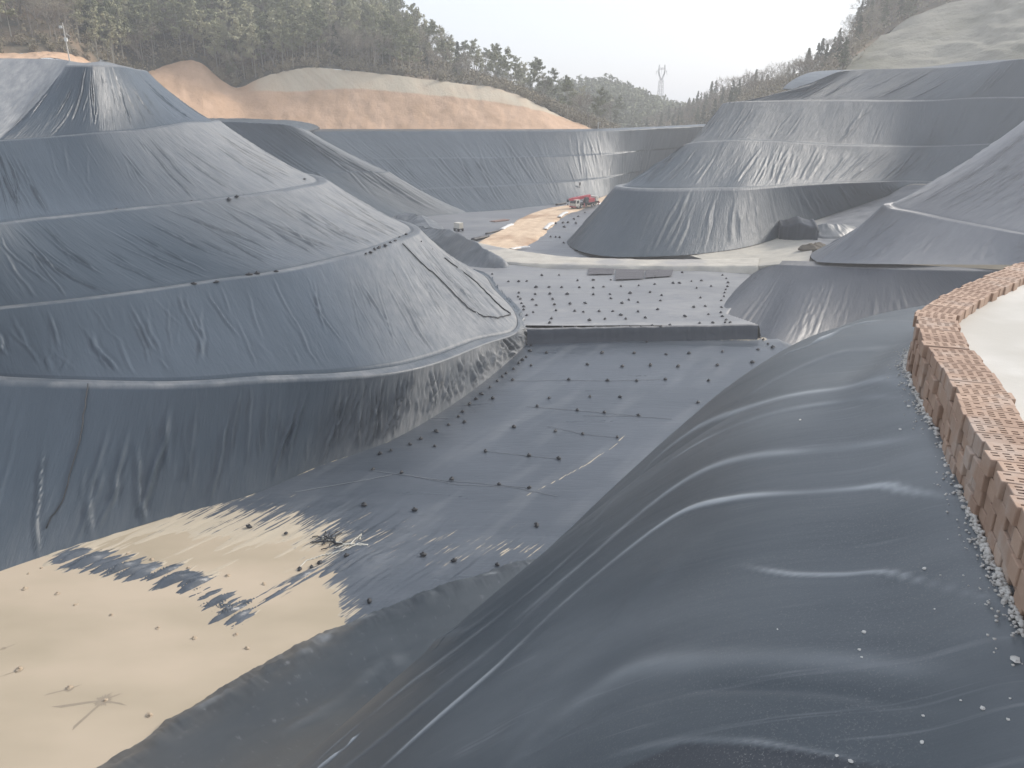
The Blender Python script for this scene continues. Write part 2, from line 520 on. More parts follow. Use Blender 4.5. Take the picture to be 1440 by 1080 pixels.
fm_ = math_n(nt, 'ADD', math_n(nt, 'MULTIPLY', n1.outputs[0], .75), math_n(nt, 'ADD', math_n(nt, 'MULTIPLY', n2.outputs[0], .25), a1.outputs['Fac']))
fm_ = ramp(nt, fm_, [(.96, 0.0), (1.02, 1.0)])
L(nt, mix(nt, fm_, b.inputs['Base Color'].links[0].from_socket, mix(nt, n1.outputs[0], (.45, .40, .31), (.39, .32, .23))), b.inputs['Base Color'])
L(nt, mix(nt, fm_, b.inputs['Roughness'].links[0].from_socket, (.8, .8, .8)), b.inputs['Roughness'])
# dark tongue of liner that stands out of the pond, as a polyline on the floor
tongue = [hit(*p, lambda x, y: -36.9 + 0 * x) for p in ((100, 785), (190, 800), (255, 815), (300, 845), (330, 872))]
tongue2 = [hit(*p, lambda x, y: -36.9 + 0 * x) for p in ((300, 862), (370, 838), (440, 812), (520, 790))]
rim = [hit(*p, lambda x, y: -36.9 + 0 * x) for p in ((60, 1120), (130, 1078), (260, 1005), (345, 953), (400, 922), (440, 893), (500, 862), (560, 842))]


def polydist(X, Y, pts):
    d = np.full(X.shape, 1e9)
    for a, b in zip(pts[:-1], pts[1:]):
        ax, ay, bx, by = a[0], a[1], b[0], b[1]
        t = np.clip(((X - ax) * (bx - ax) + (Y - ay) * (by - ay)) / ((bx - ax) ** 2 + (by - ay) ** 2), 0, 1)
        d = np.minimum(d, np.hypot(X - ax - t * (bx - ax), Y - ay - t * (by - ay)))
    return d


# direction of the streaks (they run from the pond up towards the weir on the right)
SD = np.array((.62, .78)); SN = np.array((SD[1], -SD[0]))


def low_disp(X, Y):
    a = X * SD[0] + Y * SD[1]; b = X * SN[0] + Y * SN[1]
    z = .035 * fbm(X / 5, Y / 5, 21, 3)
    st = fbm(a / 4.5, b / .55, 22, 3)
    near = np.clip(1 - np.abs(Y - 55 + .1 * (X + 12)) / 13, 0, 1)
    z += .13 * st * near + .05 * fbm(a / 2.5, b / .3, 23, 3) * near
    st2 = fbm(a / 3.2, b / .26, 24, 3)
    z += .24 * np.exp(-(polydist(X, Y, tongue) / 1.5) ** 2) * (1 + .9 * st + 2.2 * st2)
    z += .16 * np.exp(-(polydist(X, Y, tongue2) / 1.3) ** 2) * (1 + .9 * st + 2.2 * st2)
    z += folds(Y - Y.min(), X - X.min(), 0.0, float(X.max() - X.min()), 60, 31, h=(.02, .06), w=(.1, .2), length=(.06, .3), slant=.03, wig=.3)
    return z


def low_dust(X, Y, Z):
    a = X * SD[0] + Y * SD[1]; b = X * SN[0] + Y * SN[1]
    st = fbm(a / 5, b / .5, 25, 4)
    s = Z - POND
    d = 0 * s
    d = np.maximum(d, .28 * np.clip(fbm(a / 9, b / 1.6, 27, 3) * 1.4 - .1, 0, 1))
    d = np.maximum(d, .5 * np.clip((Y - 101.5) / 2, 0, 1) * np.clip(1.2 + fbm(X / 3, Y, 28), 0, 1) * .8)
    return d


def low_mud(X, Y, Z):
    s = Z - POND
    e = np.clip((X + 17.5) * .8 + (Y - 60) * .12, -10, 10)     # out to the right the mud thins to splashes
    m_ = .62 - .50 * np.clip(s, 0, 3) - .032 * np.clip(e + 2, 0, 12)
    m_ = np.maximum(m_, .33 * np.clip(1 - np.abs(Y - 58 + .1 * X) / 15, 0, 1) + .07)
    m_ = m_ - .34 * np.exp(-(polydist(X, Y, tongue) / 1.6) ** 2) - .16 * np.exp(-(polydist(X, Y, tongue2) / 1.2) ** 2)
    foot = np.clip(1 - polydist(X, Y, FOOT) / .5, 0, 1)
    m_ = np.maximum(m_, .47 * foot)
    m_ = np.maximum(m_, .50 * np.clip((Y - 102.3) / 1.2, 0, 1) * (X < 36))
    streak = polydist(X, Y, STREAK)
    return np.maximum(m_, .50 * np.clip(1 - streak / .45, 0, 1))


FOOT = [base[i] for i in range(1, 11)]
STREAK = [hit(*p, z_low) for p in ((735, 700), (790, 672), (830, 650), (868, 624), (880, 610))]
fl = ground_sheet('pit_floor', -58, 66, 30, 104.6, .16, z_low, M['floor_mud'], low_disp, mudf=low_mud, dustf=low_dust, label='lower pit floor of grey liner sloping down to the muddy pond')

# pond of beige silt water
xs = np.linspace(-75, 10, 120); ys = np.linspace(20, 74, 90)
X, Y = np.meshgrid(xs, ys)
pm = grid_mesh('pond', np.stack([X, Y, np.full(X.shape, POND)], -1), np.stack([X, Y], -1))
m, nt, b = new_mat('silt_water')
tc = N(nt, 'ShaderNodeTexCoord')
n1 = N(nt, 'ShaderNodeTexNoise', Scale=1.0, Detail=4.0); L(nt, mapped(nt, tc.outputs['Object'], (.05, .12, 1)), n1.inputs['Vector'])
L(nt, mix(nt, ramp(nt, n1.outputs[0], [(.40, 0.0), (.62, 1.0)]), (.36, .30, .215), (.45, .37, .275)), b.inputs['Base Color'])
b.inputs['Roughness'].default_value = .42; b.inputs['Specular IOR Level'].default_value = .25
tag(link('pond', pm, m), 'flat pond of beige silty water in the low corner of the pit', 'pond', kind='structure')


rgw = random.Random(3)
pond_o = bpy.data.objects['pond']; mwet = plain_mat('wet_silt', (.30, .245, .175), .35)
for cx_, cy_, r_, arms in ((146, 985, 1.0, ((-88, 12), (38, 8), (-60, 55), (14, -14), (30, -12))), (97, 969, .5, ((-40, 10), (22, -8))), (26, 943, .45, ((-30, 10), (10, -4))), (5, 912, .3, ((24, -9), (-20, 8)))):
    c_ = P(cx_, cy_, POND); tips = sorted((math.atan2(*(P(cx_ + a_, cy_ + b_, POND) - c_)[1::-1]), float(np.linalg.norm(P(cx_ + a_, cy_ + b_, POND) - c_))) for a_, b_ in arms)
    ring = []
    for k in range(72):
        an_ = -math.pi + k * math.pi / 36; rr_ = r_ * .55 * rgw.uniform(.6, 1.2)
        for ta, tl in tips:
            df_ = abs((an_ - ta + math.pi) % (2 * math.pi) - math.pi); rr_ = max(rr_, tl * math.exp(-(df_ / .10) ** 2) * rgw.uniform(.85, 1))
        ring.append((c_[0] + rr_ * math.cos(an_), c_[1] + rr_ * math.sin(an_), POND + .006))
    mb = MB(); mb.add([(c_[0], c_[1], POND + .006)] + ring, [(0, 1 + k, 1 + (k + 1) % 72) for k in range(72)])
    mb.build('wet_mark', mwet, pond_o)


def up_dust(X, Y, Z):
    return .5 * np.clip((107.5 - Y) / 3, 0, 1) + .35 * np.clip(fbm(X / 9, Y / 2.5, 35, 3) + .1, 0, 1) + .5


def up_disp(X, Y):
    return .02 * fbm(X / 3, Y / 3, 33, 3) + folds(Y - Y.min(), X - X.min(), 0.0, float(X.max() - X.min()), 50, 34, h=(.02, .06), w=(.12, .22), length=(.05, .25), slant=.02, wig=.3)


ground_sheet('pit_floor', -32, 48, 104.75, 147, .25, z_up, M['liner_floor'], up_disp, dustf=up_dust, label='upper pit floor of pale grey liner between the weir and the cross road')
ground_sheet('pit_floor', -75, 70, 140, 300, .8, z_far, M['liner_floor'], lambda X, Y: .15 * fbm(X / 6, Y / 6, 36, 4) - .9 * np.clip((146 - Y) / 5, 0, 1),
             dustf=lambda X, Y, Z: .25 + .4 * fbm(X / 14, Y / 5, 37, 4), label='far pit floor of dusty liner under the high back wall')

# weir: lined step between the two floors
a, c = P(741, 463, -29.75), P(1066, 457.5, -29.75)
n = 160; t = np.linspace(0, 1, n)[:, None]
line = a + (c - a) * t; line[:, 1] += .12 * vnoise(t[:, 0] * 9, t[:, 0] * 0, 41)
rows = []
for dy, z in ((-.55, -31.95), (-.42, -31.7), (-.12, -30.6), (-.05, -29.85), (.05, -29.72), (.45, -29.70), (.75, -29.78), (.95, -30.2)):
    r = line.copy(); r[:, 1] += dy; r[:, 2] = z + .05 * vnoise(t[:, 0] * 30, t[:, 0] * 0 + z, 42)
    r[:, 1] += .05 * vnoise(t[:, 0] * 70, t[:, 0] * 0, 43) * (1 if z < -29.8 else .2); rows.append(r)
V = np.array(rows)
wm = grid_mesh('weir', V, np.stack([np.broadcast_to(t[:, 0] * 32, V.shape[:2]), V[..., 2]], -1), {'dust': np.clip((V[..., 2] + 29.80) * 20, 0, 1) * .8})
weir = tag(link('weir', wm, M['liner_dark']), 'low straight step wall wrapped in black liner between two pit floors', 'wall')
mb = MB()
for k in range(26):
    x = 14 + k * .26 + random.uniform(-.05, .05)
    mb.box((x, 103.1, -31.55), (.1, .22, random.uniform(.2, .5)))
mb.box((17.3, 103.0, -31.66), (7.2, .18, .1))
tag(mb.build('grate', M['bag']), 'dark drain grate lying along the foot of the low step wall', 'grate')

# ------------------------------------------------------------------ BANK right of the upper floor
toe = [P(1066, 378, -29.7), P(1032, 410, -29.95), P(1017, 440, -30.05), P(1058, 470, -31.75), P(1090, 492, -32.3),
       np.array((46, 101, -35.6)), np.array((70, 102, -36.8)), np.array((112, 104, -36.8))]
tp = [P(1068, 376, -29.3), P(1078, 373.5, -28.5), P(1090, 372, -27.8), P(1110, 372.5, -26.9), P(1150, 374, -26.3), P(1215, 376.5, -25.7), P(1300, 379, -25.1), P(1440, 382, -24.5)]
toe = np.array(toe); tp = np.array(tp)
bk = side(tp, tp + (tp - toe), 3.5, 0.1)
V, UV, band, frac, tpar = loft([toe, tp, bk], .22, .35, [.5, 0], ref=1)
nrm = normals(V); U, W = UV[..., 0], UV[..., 1]
r = np.where(band == 0)[0]
dd = drape(U, W, 51, .018)
dd[r] += folds(U[r], W[r], W[0], W[r[-1] + 1], 110, 52, h=(.02, .085), w=(.08, .15), length=(.2, .9), slant=.02)
ed = np.where(band == 0, np.clip(np.minimum(frac, 1 - frac) * 8, 0, 1), .2)
V = V + nrm * (dd * ed[:, None])[..., None]
tag(link('slope', grid_mesh('slope', V, UV, {'dust': np.where(band == 1, .7, 0.0)[:, None] * np.ones(V.shape[:2])}), M['liner_dark']),
    'dark lined bank falling from the road edge to the pit floor', 'terrain', kind='structure')

# ------------------------------------------------------------------ RIGHT MOUND
toeR = [np.array((38, 222, -31.)), np.array((19, 196, -31.))] + [P(*p) for p in ((798, 338, -31), (810, 351, -30.6), (850, 360, -30.1), (905, 361, -29.9), (970, 358, -29.6), (1040, 349, -29.2), (1095, 334, -28.4), (1140, 312, -26.2), (1193, 294, -24), (1243, 277, -21.5), (1285, 259, -18.5))] + [np.array((108, 170, -18.2)), np.array((125, 145, -18.2))]
R1 = [np.array((46, 205, -18.)), np.array((30, 186, -18.))] + [P(*p, -18) for p in ((866, 261), (880, 264), (915, 265.5), (955, 265.5), (1000, 264.5), (1040, 264), (1080, 262), (1120, 260), (1165, 258), (1225, 256), (1290, 255))] + [np.array((109, 173, -17.6)), np.array((127, 147, -17.6))]
d2 = (182, 183, 184, 185, 186, 188, 189, 191, 193, 195, 195)
R2 = [D(*p, d) for p, d in zip(((959, 205), (966, 202), (985, 199), (1010, 198), (1040, 197), (1075, 198), (1110, 200), (1160, 203), (1220, 205), (1280, 206), (1330, 205)), d2)]
R2 = [np.array((60, 214, R2[0][2])), np.array((45, 197, R2[0][2]))] + R2 + [np.array((119, 178, -9.)), np.array((137, 150, -9.))]
d3 = (194, 194, 195, 196, 198, 200, 202, 203, 204, 203, 199)
R3 = [D(*p, d) for p, d in zip(((1016, 146), (1022, 144), (1035, 142.5), (1055, 142), (1085, 141.5), (1120, 141), (1160, 141), (1200, 141), (1250, 141.5), (1310, 141), (1380, 137)), d3)]
R3 = [np.array((72, 224, R3[0][2])), np.array((56, 208, R3[0][2]))] + R3 + [np.array((126, 178, .4)), np.array((146, 150, .5))]
d4 = (203, 203, 204, 205, 207, 210, 211, 211, 210, 206, 198)
R4 = [D(*p, d) for p, d in zip(((1137, 127), (1144, 120), (1153, 113), (1164, 107), (1180, 101), (1202, 98), (1240, 97), (1290, 96), (1340, 94), (1390, 89), (1440, 83)), d4)]
R4 = [np.array((90, 232, R4[0][2])), np.array((80, 220, R4[0][2]))] + R4 + [np.array((137, 174, 9.)), np.array((156, 150, 9.))]
toeR, R1, R2, R3, R4 = map(np.array, (toeR, R1, R2, R3, R4))
bkR = R4 + np.array((2, 26, .6))
CL = [toeR, R1, side(R1, R2, 1.4, 0), side(R1, R2, 1.8, -.25), side(R1, R2, 2.3, .1), R2, side(R2, R3, 1.6, 0), side(R2, R3, 2.2, .1), R3, side(R3, R4, 2.4, 0), side(R3, R4, 3, .1), R4, bkR]
V, UV, band, frac, tpar = loft(CL, .3, .45, [.3, 0, 0, 0, .4, 0, 0, .4, 0, 0, .3, 0], ref=1)
U, W = UV[..., 0], UV[..., 1]; nrm = normals(V)
dd = drape(U, W, 61, .08)
for j, nf in ((0, 130), (4, 110), (7, 60), (10, 40)):
    r = np.where(band == j)[0]
    dd[r] += folds(U[r], W[r], W[r[0]], W[r[-1] + 1], nf, 60 + j, h=(.06, .22), w=(.16, .38), length=(.25, .9), slant=.10)
ed = np.array([np.clip(min(f, 1 - f) * 7 + .15, 0, 1) if j in (0, 4, 7, 10) else .3 for j, f in zip(band, frac)])
V = V + nrm * (dd * ed[:, None])[..., None]
dust = np.isin(band, (1, 2, 5, 8, 9))[:, None] * .6 * np.ones(V.shape[:2])
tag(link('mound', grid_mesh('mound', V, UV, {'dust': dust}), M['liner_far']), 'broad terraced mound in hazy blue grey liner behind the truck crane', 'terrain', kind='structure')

# ------------------------------------------------------------------ NEAR RIGHT MOUND
toeN = [np.array((85, 172, -23.)), np.array((56, 142, -26.3))] + [P(*p) for p in ((1147, 367, -26), (1158, 369, -25.7), (1200, 370.5, -25.2), (1260, 371.5, -24.7), (1350, 372, -24.4), (1440, 372.5, -24.1), (1640, 374, -23.6))]
N1 = [np.array((93, 160, -15.8)), P(1274, 280.5, -16)] + [P(*p) for p in ((1242, 287, -16.2), (1250, 293, -16.9), (1285, 299, -17.6), (1327, 308, -18.5), (1393, 321, -19.5), (1440, 330, -20), (1640, 356, -20.5))]
N2 = [D(*p) for p in ((1560, 158, 165), (1475, 160, 152), (1452, 160, 144), (1462, 161, 140), (1500, 158, 138), (1550, 154, 137), (1620, 150, 136), (1700, 146, 135), (1900, 140, 132))]
toeN, N1, N2 = map(np.array, (toeN, N1, N2))
CL = [toeN, N1, side(N1, N2, 1.5, 0), side(N1, N2, 2.0, -.25), side(N1, N2, 2.4, .1), N2, side(N2, N2 + (N2 - N1), 20, 1)]
V, UV, band, frac, tpar = loft(CL, .22, .35, [.5, 0, 0, 0, 1.0, 0], ref=1)
U, W = UV[..., 0], UV[..., 1]; nrm = normals(V)
dd = drape(U, W, 91, .06)
for j, nf in ((0, 90), (4, 160)):
    r = np.where(band == j)[0]
    dd[r] += folds(U[r], W[r], W[r[0]], W[r[-1] + 1], nf * 2, 90 + j, h=(.03, .17), w=(.08, .18), length=(.2, .9), slant=.08)
ed = np.array([np.clip(min(f, 1 - f) * 7 + .15, 0, 1) if j in (0, 4) else .3 for j, f in zip(band, frac)])
V = V + nrm * (dd * ed[:, None])[..., None]
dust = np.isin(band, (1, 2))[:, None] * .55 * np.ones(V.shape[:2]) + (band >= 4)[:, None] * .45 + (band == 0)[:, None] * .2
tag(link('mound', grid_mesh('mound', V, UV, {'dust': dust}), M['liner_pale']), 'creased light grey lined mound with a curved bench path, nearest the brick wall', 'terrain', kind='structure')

# valley floor between the two right mounds and the pale ground at the road
row1 = toeR[6:14].copy(); row1[:, 2] -= .15
row2 = np.array([P(1010, 371, -29.3), P(1062, 374, -28.7), P(1100, 371, -27.3), P(1135, 370, -26.5), np.array((58, 146, -26.6)), np.array((74, 158, -25.2)), np.array((88, 164, -23.)), np.array((104, 160, -20.))])
row0 = row1 + np.array((0, 3, -.5)); row3 = row2 + np.array((1.2, -1.6, -.9))
V, UV, band, frac, tpar = loft([row0, row1, row2, row3], .5, .5, None, ref=2)
V[..., 2] += .15 * fbm(V[..., 0] / 5, V[..., 1] / 5, 101, 4)
pale = np.clip(3.6 - tpar, 0, 1)[None, :] * np.ones(V.shape[:2])
mpv = rough_mat('pale_ground', (.10, .108, .12), (.20, .205, .215), .25, c3=(.42, .39, .33), attr='pale', bump=.3)
tag(link('ground', grid_mesh('ground', V, UV, {'pale': pale}), mpv), 'pale dusty ground at the foot of the right hand mounds', 'ground', kind='structure')

VALV = V.reshape(-1, 3).copy()
# ------------------------------------------------------------------ ROADS
e1 = np.array([P(660, 338, -30.3), P(700, 347, -29.8), P(740, 354, -29.4), P(800, 361, -29.2), P(900, 364.5, -29.1), P(1010, 364, -28.9), P(1068, 363, -28.4)])
e2 = np.array([P(655, 352, -30.3), P(690, 366, -29.8), P(740, 370, -29.4), P(800, 372, -29.2), P(900, 373.5, -29.1), P(1010, 374, -28.9), P(1066, 373.5, -28.5)])
V, UV, band, frac, tpar = loft([e1 + np.array((0, 1.2, -1.3)), e1, e2, e2 + np.array((0, -1.1, -1.5))], .4, .4, None, ref=1)
V[..., 2] += .08 * fbm(V[..., 0] / 1.5, V[..., 1] / 1.5, 111, 4); V[..., 1] += .25 * fbm(V[..., 0] / 2.5, V[..., 2], 112, 3)
tag(link('road', grid_mesh('road', V, UV), M['pale']), 'pale narrow track crossing the pit above the upper floor', 'road', kind='structure')
l1 = np.array([P(*p, -30.65) for p in ((668, 346), (687, 333), (719, 316), (741, 303), (768, 293.5), (803, 287.5), (840, 279), (880, 266))])
l2 = np.array([P(*p, -30.65) for p in ((712, 351), (741, 341), (765, 323), (777, 312), (793, 300), (821, 290.5), (842, 283.5), (890, 269))])
V, UV, band, frac, tpar = loft([l1 + np.array((-1.2, .3, -.5)), l1, l2, l2 + np.array((1.2, -.5, -.5))], .5, .5, None, ref=1)
V[..., 0] += .5 * fbm(V[..., 1] / 4, V[..., 0] / 4, 113, 4)
w = np.clip(frac[:, None] * (band == 1)[:, None], 0, 1)
V[..., 2] += .05 * fbm(V[..., 0], V[..., 1], 114, 3) - .1 * np.exp(-((w - .3) / .05) ** 2) - .1 * np.exp(-((w - .62) / .05) ** 2)
tag(link('road', grid_mesh('road', V, UV), M['road']), 'sandy orange haul road leading up to the truck crane', 'road', kind='structure')

# ------------------------------------------------------------------ BACK WALL AND SPUR
toeB = np.array([np.array((-70, 215, -31.)), P(590, 303, -31), P(650, 299, -31), P(720, 294, -31), P(790, 286, -31), P(850, 276, -31), P(900, 262, -31), np.array((85, 330, -31.))])
rimB = np.array([D(380, 184, 262), D(440, 184.5, 268), D(530, 184.5, 272), D(640, 184.5, 275), D(740, 184.5, 279), D(835, 184, 287), D(930, 180.5, 305), D(1030, 175, 335)])
def lerp(a, b, f): return a + (b - a) * f
q1 = lerp(toeB, rimB, .27); q2 = lerp(toeB, rimB, .63)
CL = [toeB, q1, side(q1, rimB, .9, .05), q2, side(q2, rimB, .7, .05), rimB, rimB + np.array((0, 14, .2))]
V, UV, band, frac, tpar = loft(CL, .4, .5, [.3, 0, .3, 0, .3, 0], ref=5)
U, W = UV[..., 0], UV[..., 1]; nrm = normals(V)
dd = drape(U, W, 121, .11)
r = np.where(band < 5)[0]
dd[r] += folds(U[r], W[r], W[r[0]], W[r[-1] + 1], 210, 122, h=(.06, .24), w=(.2, .42), length=(.15, .8), slant=.12)
V = V + nrm * (dd * np.clip((len(band) - 8 - np.arange(len(band))) / 6, .15, 1)[:, None])[..., None]
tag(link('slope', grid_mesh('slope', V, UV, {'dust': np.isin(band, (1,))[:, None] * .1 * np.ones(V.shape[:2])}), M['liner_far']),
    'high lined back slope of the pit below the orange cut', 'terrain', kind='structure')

toeS = np.array([np.array((-90, 170, -30.)), P(420, 330, -31), P(520, 318, -31), P(590, 306, -31), P(655, 299, -31), np.array((-18, 236, -31.)), np.array((-40, 262, -31.))])
rimS = np.array([np.array((-105, 200, -5.)), D(250, 171, 222), D(320, 171.5, 220), D(395, 175, 218), D(424, 180, 220), D(436, 186, 228), np.array((-72, 268, -10.))])
midS = lerp(toeS, rimS, .5)
CL = [toeS, midS, side(midS, rimS, .7, 0.05), rimS, rimS + np.array((-3, 25, .3))]
V, UV, band, frac, tpar = loft(CL, .35, .45, [.8, 0, .5, 0], ref=1)
U, W = UV[..., 0], UV[..., 1]; nrm = normals(V)
dd = drape(U, W, 131, .14)
r = np.where(band < 3)[0]
dd[r] += folds(U[r], W[r], W[r[0]], W[r[-1] + 1], 90, 132, h=(.1, .3), w=(.2, .5), length=(.15, .8), slant=.12)
V = V + nrm * (dd * .8)[..., None]
dust = (np.isin(band, (0, 2))[:, None]) * np.clip((tpar - 2.6) / 1.5, 0, 1)[None] * .45  # paler towards the right flank
tag(link('mound', grid_mesh('mound', V, UV, {'dust': dust}), M['liner_far']), 'lined spur with a pale flank beyond the tall left mound', 'terrain', kind='structure')

# ------------------------------------------------------------------ CUT SLOPES AND HILLS
cb = np.array([D(-220, 100, 190), D(0, 90, 208), D(96, 86, 232), D(200, 152, 258), D(260, 173, 268), D(310, 180, 276), D(350, 185, 280), D(378, 186, 281), D(480, 186.5, 284), D(560, 186.5, 285), D(650, 186.5, 287), D(710, 186.5, 289), D(770, 186, 293), D(808, 185.5, 298), D(838, 184, 306)])
ctp = np.array([D(-220, 70, 215), D(0, 75, 235), D(90, 74, 252), D(180, 108, 288), D(234, 93, 302), D(276, 87, 305), D(328, 122, 303), D(372, 108, 304), D(440, 95, 306), D(545, 105, 308), D(640, 117, 311), D(702, 125, 313), D(762, 148, 316), D(800, 167, 318), D(838, 183, 320)])
cmid = lerp(cb, ctp, .97)
for i, (px, py, d) in {7: (378, 128, 300), 8: (480, 124, 301), 9: (560, 128, 302), 10: (650, 137, 304), 11: (706, 144, 306), 12: (764, 155, 309)}.items():
    cmid[i] = D(px, py, d)
V, UV, band, frac, tpar = loft([cb, cmid, ctp], .8, .8, [.6, .2], ref=0)
nrm = normals(V); U, W = UV[..., 0], UV[..., 1]
V = V + nrm * ((fbm(U / 8, W / 12, 141, 4) * .9 + fbm(U / 1.6, W / 3, 142, 3) * .3) * np.clip(W / 3, 0, 1))[..., None]
pale = (band == 1)[:, None] * np.clip((tpar - 6.4) / .5, 0, 1)[None]
tag(link('hill', grid_mesh('hill', V, UV, {'pale': pale}), M['soil']), 'bare orange earth cut with a pale upper band below the forest', 'terrain', kind='structure')

# ground between back wall rim and the cut, and the far land
hl_c = np.array([D(-260, -300, 400), D(-60, -280, 430), D(60, -250, 440), D(180, -190, 440), D(260, -150, 440), D(330, -110, 440), D(390, -70, 440), D(430, -48, 440), D(500, 18, 440), D(560, 52, 440), D(625, 92, 435), D(690, 118, 430), D(760, 146, 425), D(815, 166, 420), D(870, 184, 410)])
hl_m = lerp(ctp, hl_c, .5); hl_m[:, 2] += np.linspace(3, 1, len(hl_m))
HL = [ctp + np.array((0, .3, -.15)), hl_m, hl_c, hl_c + np.array((-10, 120, -40))]
V, UV, band, frac, tpar = loft(HL, 2.5, 3, None, ref=1)
V[..., 2] += 1.2 * fbm(V[..., 0] / 18, V[..., 1] / 18, 151, 4) * np.clip(UV[..., 1] / 10, 0, 1)
HLV = V.copy()
tag(link('hill', grid_mesh('hill', V, UV), M['hill']), 'steep wooded hillside above the orange cut', 'terrain', kind='structure')

# right hill with its grey rock cut
rb = np.array([D(1182, 100, 252), D(1215, 99, 254), D(1260, 98, 254), D(1340, 95, 246), D(1440, 84, 222), D(1640, 70, 190)])
rt = np.array([D(1188, 95, 258), D(1240, 50, 292), D(1300, 16, 302), D(1380, -8, 302), D(1440, -26, 292), D(1640, -70, 260)])
V, UV, band, frac, tpar = loft([rb, lerp(rb, rt, .5) + np.array((0, 2, -.5)), rt], 1.0, 1.0, None, ref=0)
nrm = normals(V); U, W = UV[..., 0], UV[..., 1]
V = V + nrm * ((fbm(U / 12, W / 7, 161, 5) * 1.6) * np.clip(W / 5, 0, 1))[..., None]
tag(link('hill', grid_mesh('hill', V, UV), M['rock']), 'pale grey rock cut above the top bench of the right mound', 'terrain', kind='structure')
hb = np.array([D(905, 190, 480), D(960, 182, 440), D(1010, 172, 380), D(1062, 146, 300), D(1130, 132, 256), D(1170, 110, 250), D(1190, 95, 258), D(1240, 50, 292), D(1300, 16, 302), D(1380, -8, 302), D(1460, -30, 290), D(1640, -70, 260)])
hc = np.array([D(905, 180, 560), D(955, 166, 540), D(1005, 138, 500), D(1062, 122, 450), D(1115, 112, 400), D(1160, 85, 370), D(1195, 58, 350), D(1222, 15, 345), D(1275, -30, 340), D(1360, -70, 340), D(1460, -110, 330), D(1640, -160, 300)])
HR = [hb + np.array((0, .4, -.2)), lerp(hb, hc, .5) + np.array((0, 0, 1.)), hc, hc + np.array((40, 80, -30))]
V, UV, band, frac, tpar = loft(HR, 2.5, 3, None, ref=1)
V[..., 2] += 1.0 * fbm(V[..., 0] / 18, V[..., 1] / 18, 171, 4) * np.clip(UV[..., 1] / 10, 0, 1)
HRV = V.copy()
tag(link('hill', grid_mesh('hill', V, UV), M['hill']), 'wooded ridge descending behind the right mound', 'terrain', kind='structure')
# distant hill
fb = np.array([D(640, 185, 520), D(720, 186, 520), D(790, 187, 520), D(850, 187, 520), D(910, 187, 530), D(960, 188, 540), D(1030, 188, 560)])
fc = np.array([D(640, 150, 700), D(720, 138, 690), D(785, 124, 680), D(838, 119, 670), D(885, 130, 670), D(935, 154, 660), D(1030, 172, 650)])
HF = [fb, lerp(fb, fc, .5) + np.array((0, 0, 3.)), fc, fc + np.array((0, 90, -30))]
V, UV, band, frac, tpar = loft(HF, 5, 5, None, ref=0)
V[..., 2] += 2.0 * fbm(V[..., 0] / 40, V[..., 1] / 40, 181, 4)
HFV = V.copy()
tag(link('hill', grid_mesh('hill', V, UV), M['farhill']), 'distant hazy wooded hill below the lattice tower', 'terrain', kind='structure')

# the land as one sheet out to the horizon, with the pit left open
rr = [0, 420, 700, 950]
an = np.linspace(0, 2 * math.pi, 97)
V = np.array([[(x * math.cos(t_), 150 + x * math.sin(t_), -45.) for t_ in an] for x in rr])
tag(link('ground', grid_mesh('ground', V), M['ground']), 'low earth ground under and around the whole pit', 'ground', kind='structure')

# ------------------------------------------------------------------ NEAR SLOPE (convex corner of the lined bank by the brick wall)
KX, KY, RX, RY, L0, L1, Z0, PW, SAG, L2, SG1 = 6.147, .115, 4.134, 7.998, .8, -3.274, -2.15, 1.651, 5.3, .088, -4.0
WALL = [np.array(p) for p in ((12.5, 12.2), (8.6, 10.3), (6.6, 9.0), (5.2, 7.9), (3.95, 6.75), (3.3, 6.05), (3.02, 5.5), (2.84, 4.98), (2.66, 4.4), (2.44, 3.8), (2.27, 3.25), (2.1, 2.75), (1.9, 2.15), (1.68, 1.4), (1.5, .6))]
tf = np.linspace(0, len(WALL) - 1, 600)
wl = cat(np.array(WALL), tf)


def near_surface(TH, Q, H=35.0):
    tx, ty = KX + RX * np.cos(TH), KY + RY * np.sin(TH)
    bx, by = 23 + 56 * np.cos(TH), 5 + 56 * np.sin(TH)
    Lx = np.hypot(bx - tx, by - ty); q = np.maximum(Q, 0)
    a = (np.degrees(TH) - 150) / 30
    Lr = np.clip(L0 + L1 * a + L2 * a * a, 2.2, 12)
    m_ = H / (Lx - Lr * (1 - 1 / PW))
    z = Z0 - np.where(q < Lr, m_ * Lr / PW * (q / Lr) ** PW, m_ * (q - Lr * (1 - 1 / PW)))
    x = np.clip((q - .5 * Lr) / (Lx - .5 * Lr), 0, 1)
    s = np.clip(SAG + SG1 * a, 0, 8)
    z = z - s * 3 * 4 * x * x * (1 - x) ** 2
    f = Q / Lx
    return np.stack([tx + (bx - tx) * f, ty + (by - ty) * f, z], -1), Lx


# columns: dense where the camera stands close
deg = np.r_[np.arange(62, 105, .5), np.arange(105, 200, .09), np.arange(200, 231, .3)]
q = np.r_[np.arange(-3.0, 0, .07), np.arange(0, 5.5, .04), 5.5 + np.cumsum(.04 * 1.035 ** np.arange(0, 112))]
q = q[q < 60]
TH, Q = np.meshgrid(np.radians(deg), q)
V, Lx = near_surface(TH, Q)
keep = Q <= Lx + 1.5
V = np.where(keep[..., None], V, near_surface(TH, np.minimum(Q, Lx + 1.5))[0])
px, py, dep = proj(V)
dw = polydist(V[..., 0], V[..., 1], [wl[i] for i in range(0, 600, 12)])
V[..., 2] += .19 * np.exp(-(dw / .28) ** 2) * (Q < 4)
px, py, dep = proj(V)
nrm = normals(V)
AL = np.radians(deg)[None] * 9.0
dd = .035 * fbm(TH * 7, Q / 5, 201, 2) + .004 * fbm(TH * 30, Q / 2.5, 202, 2)
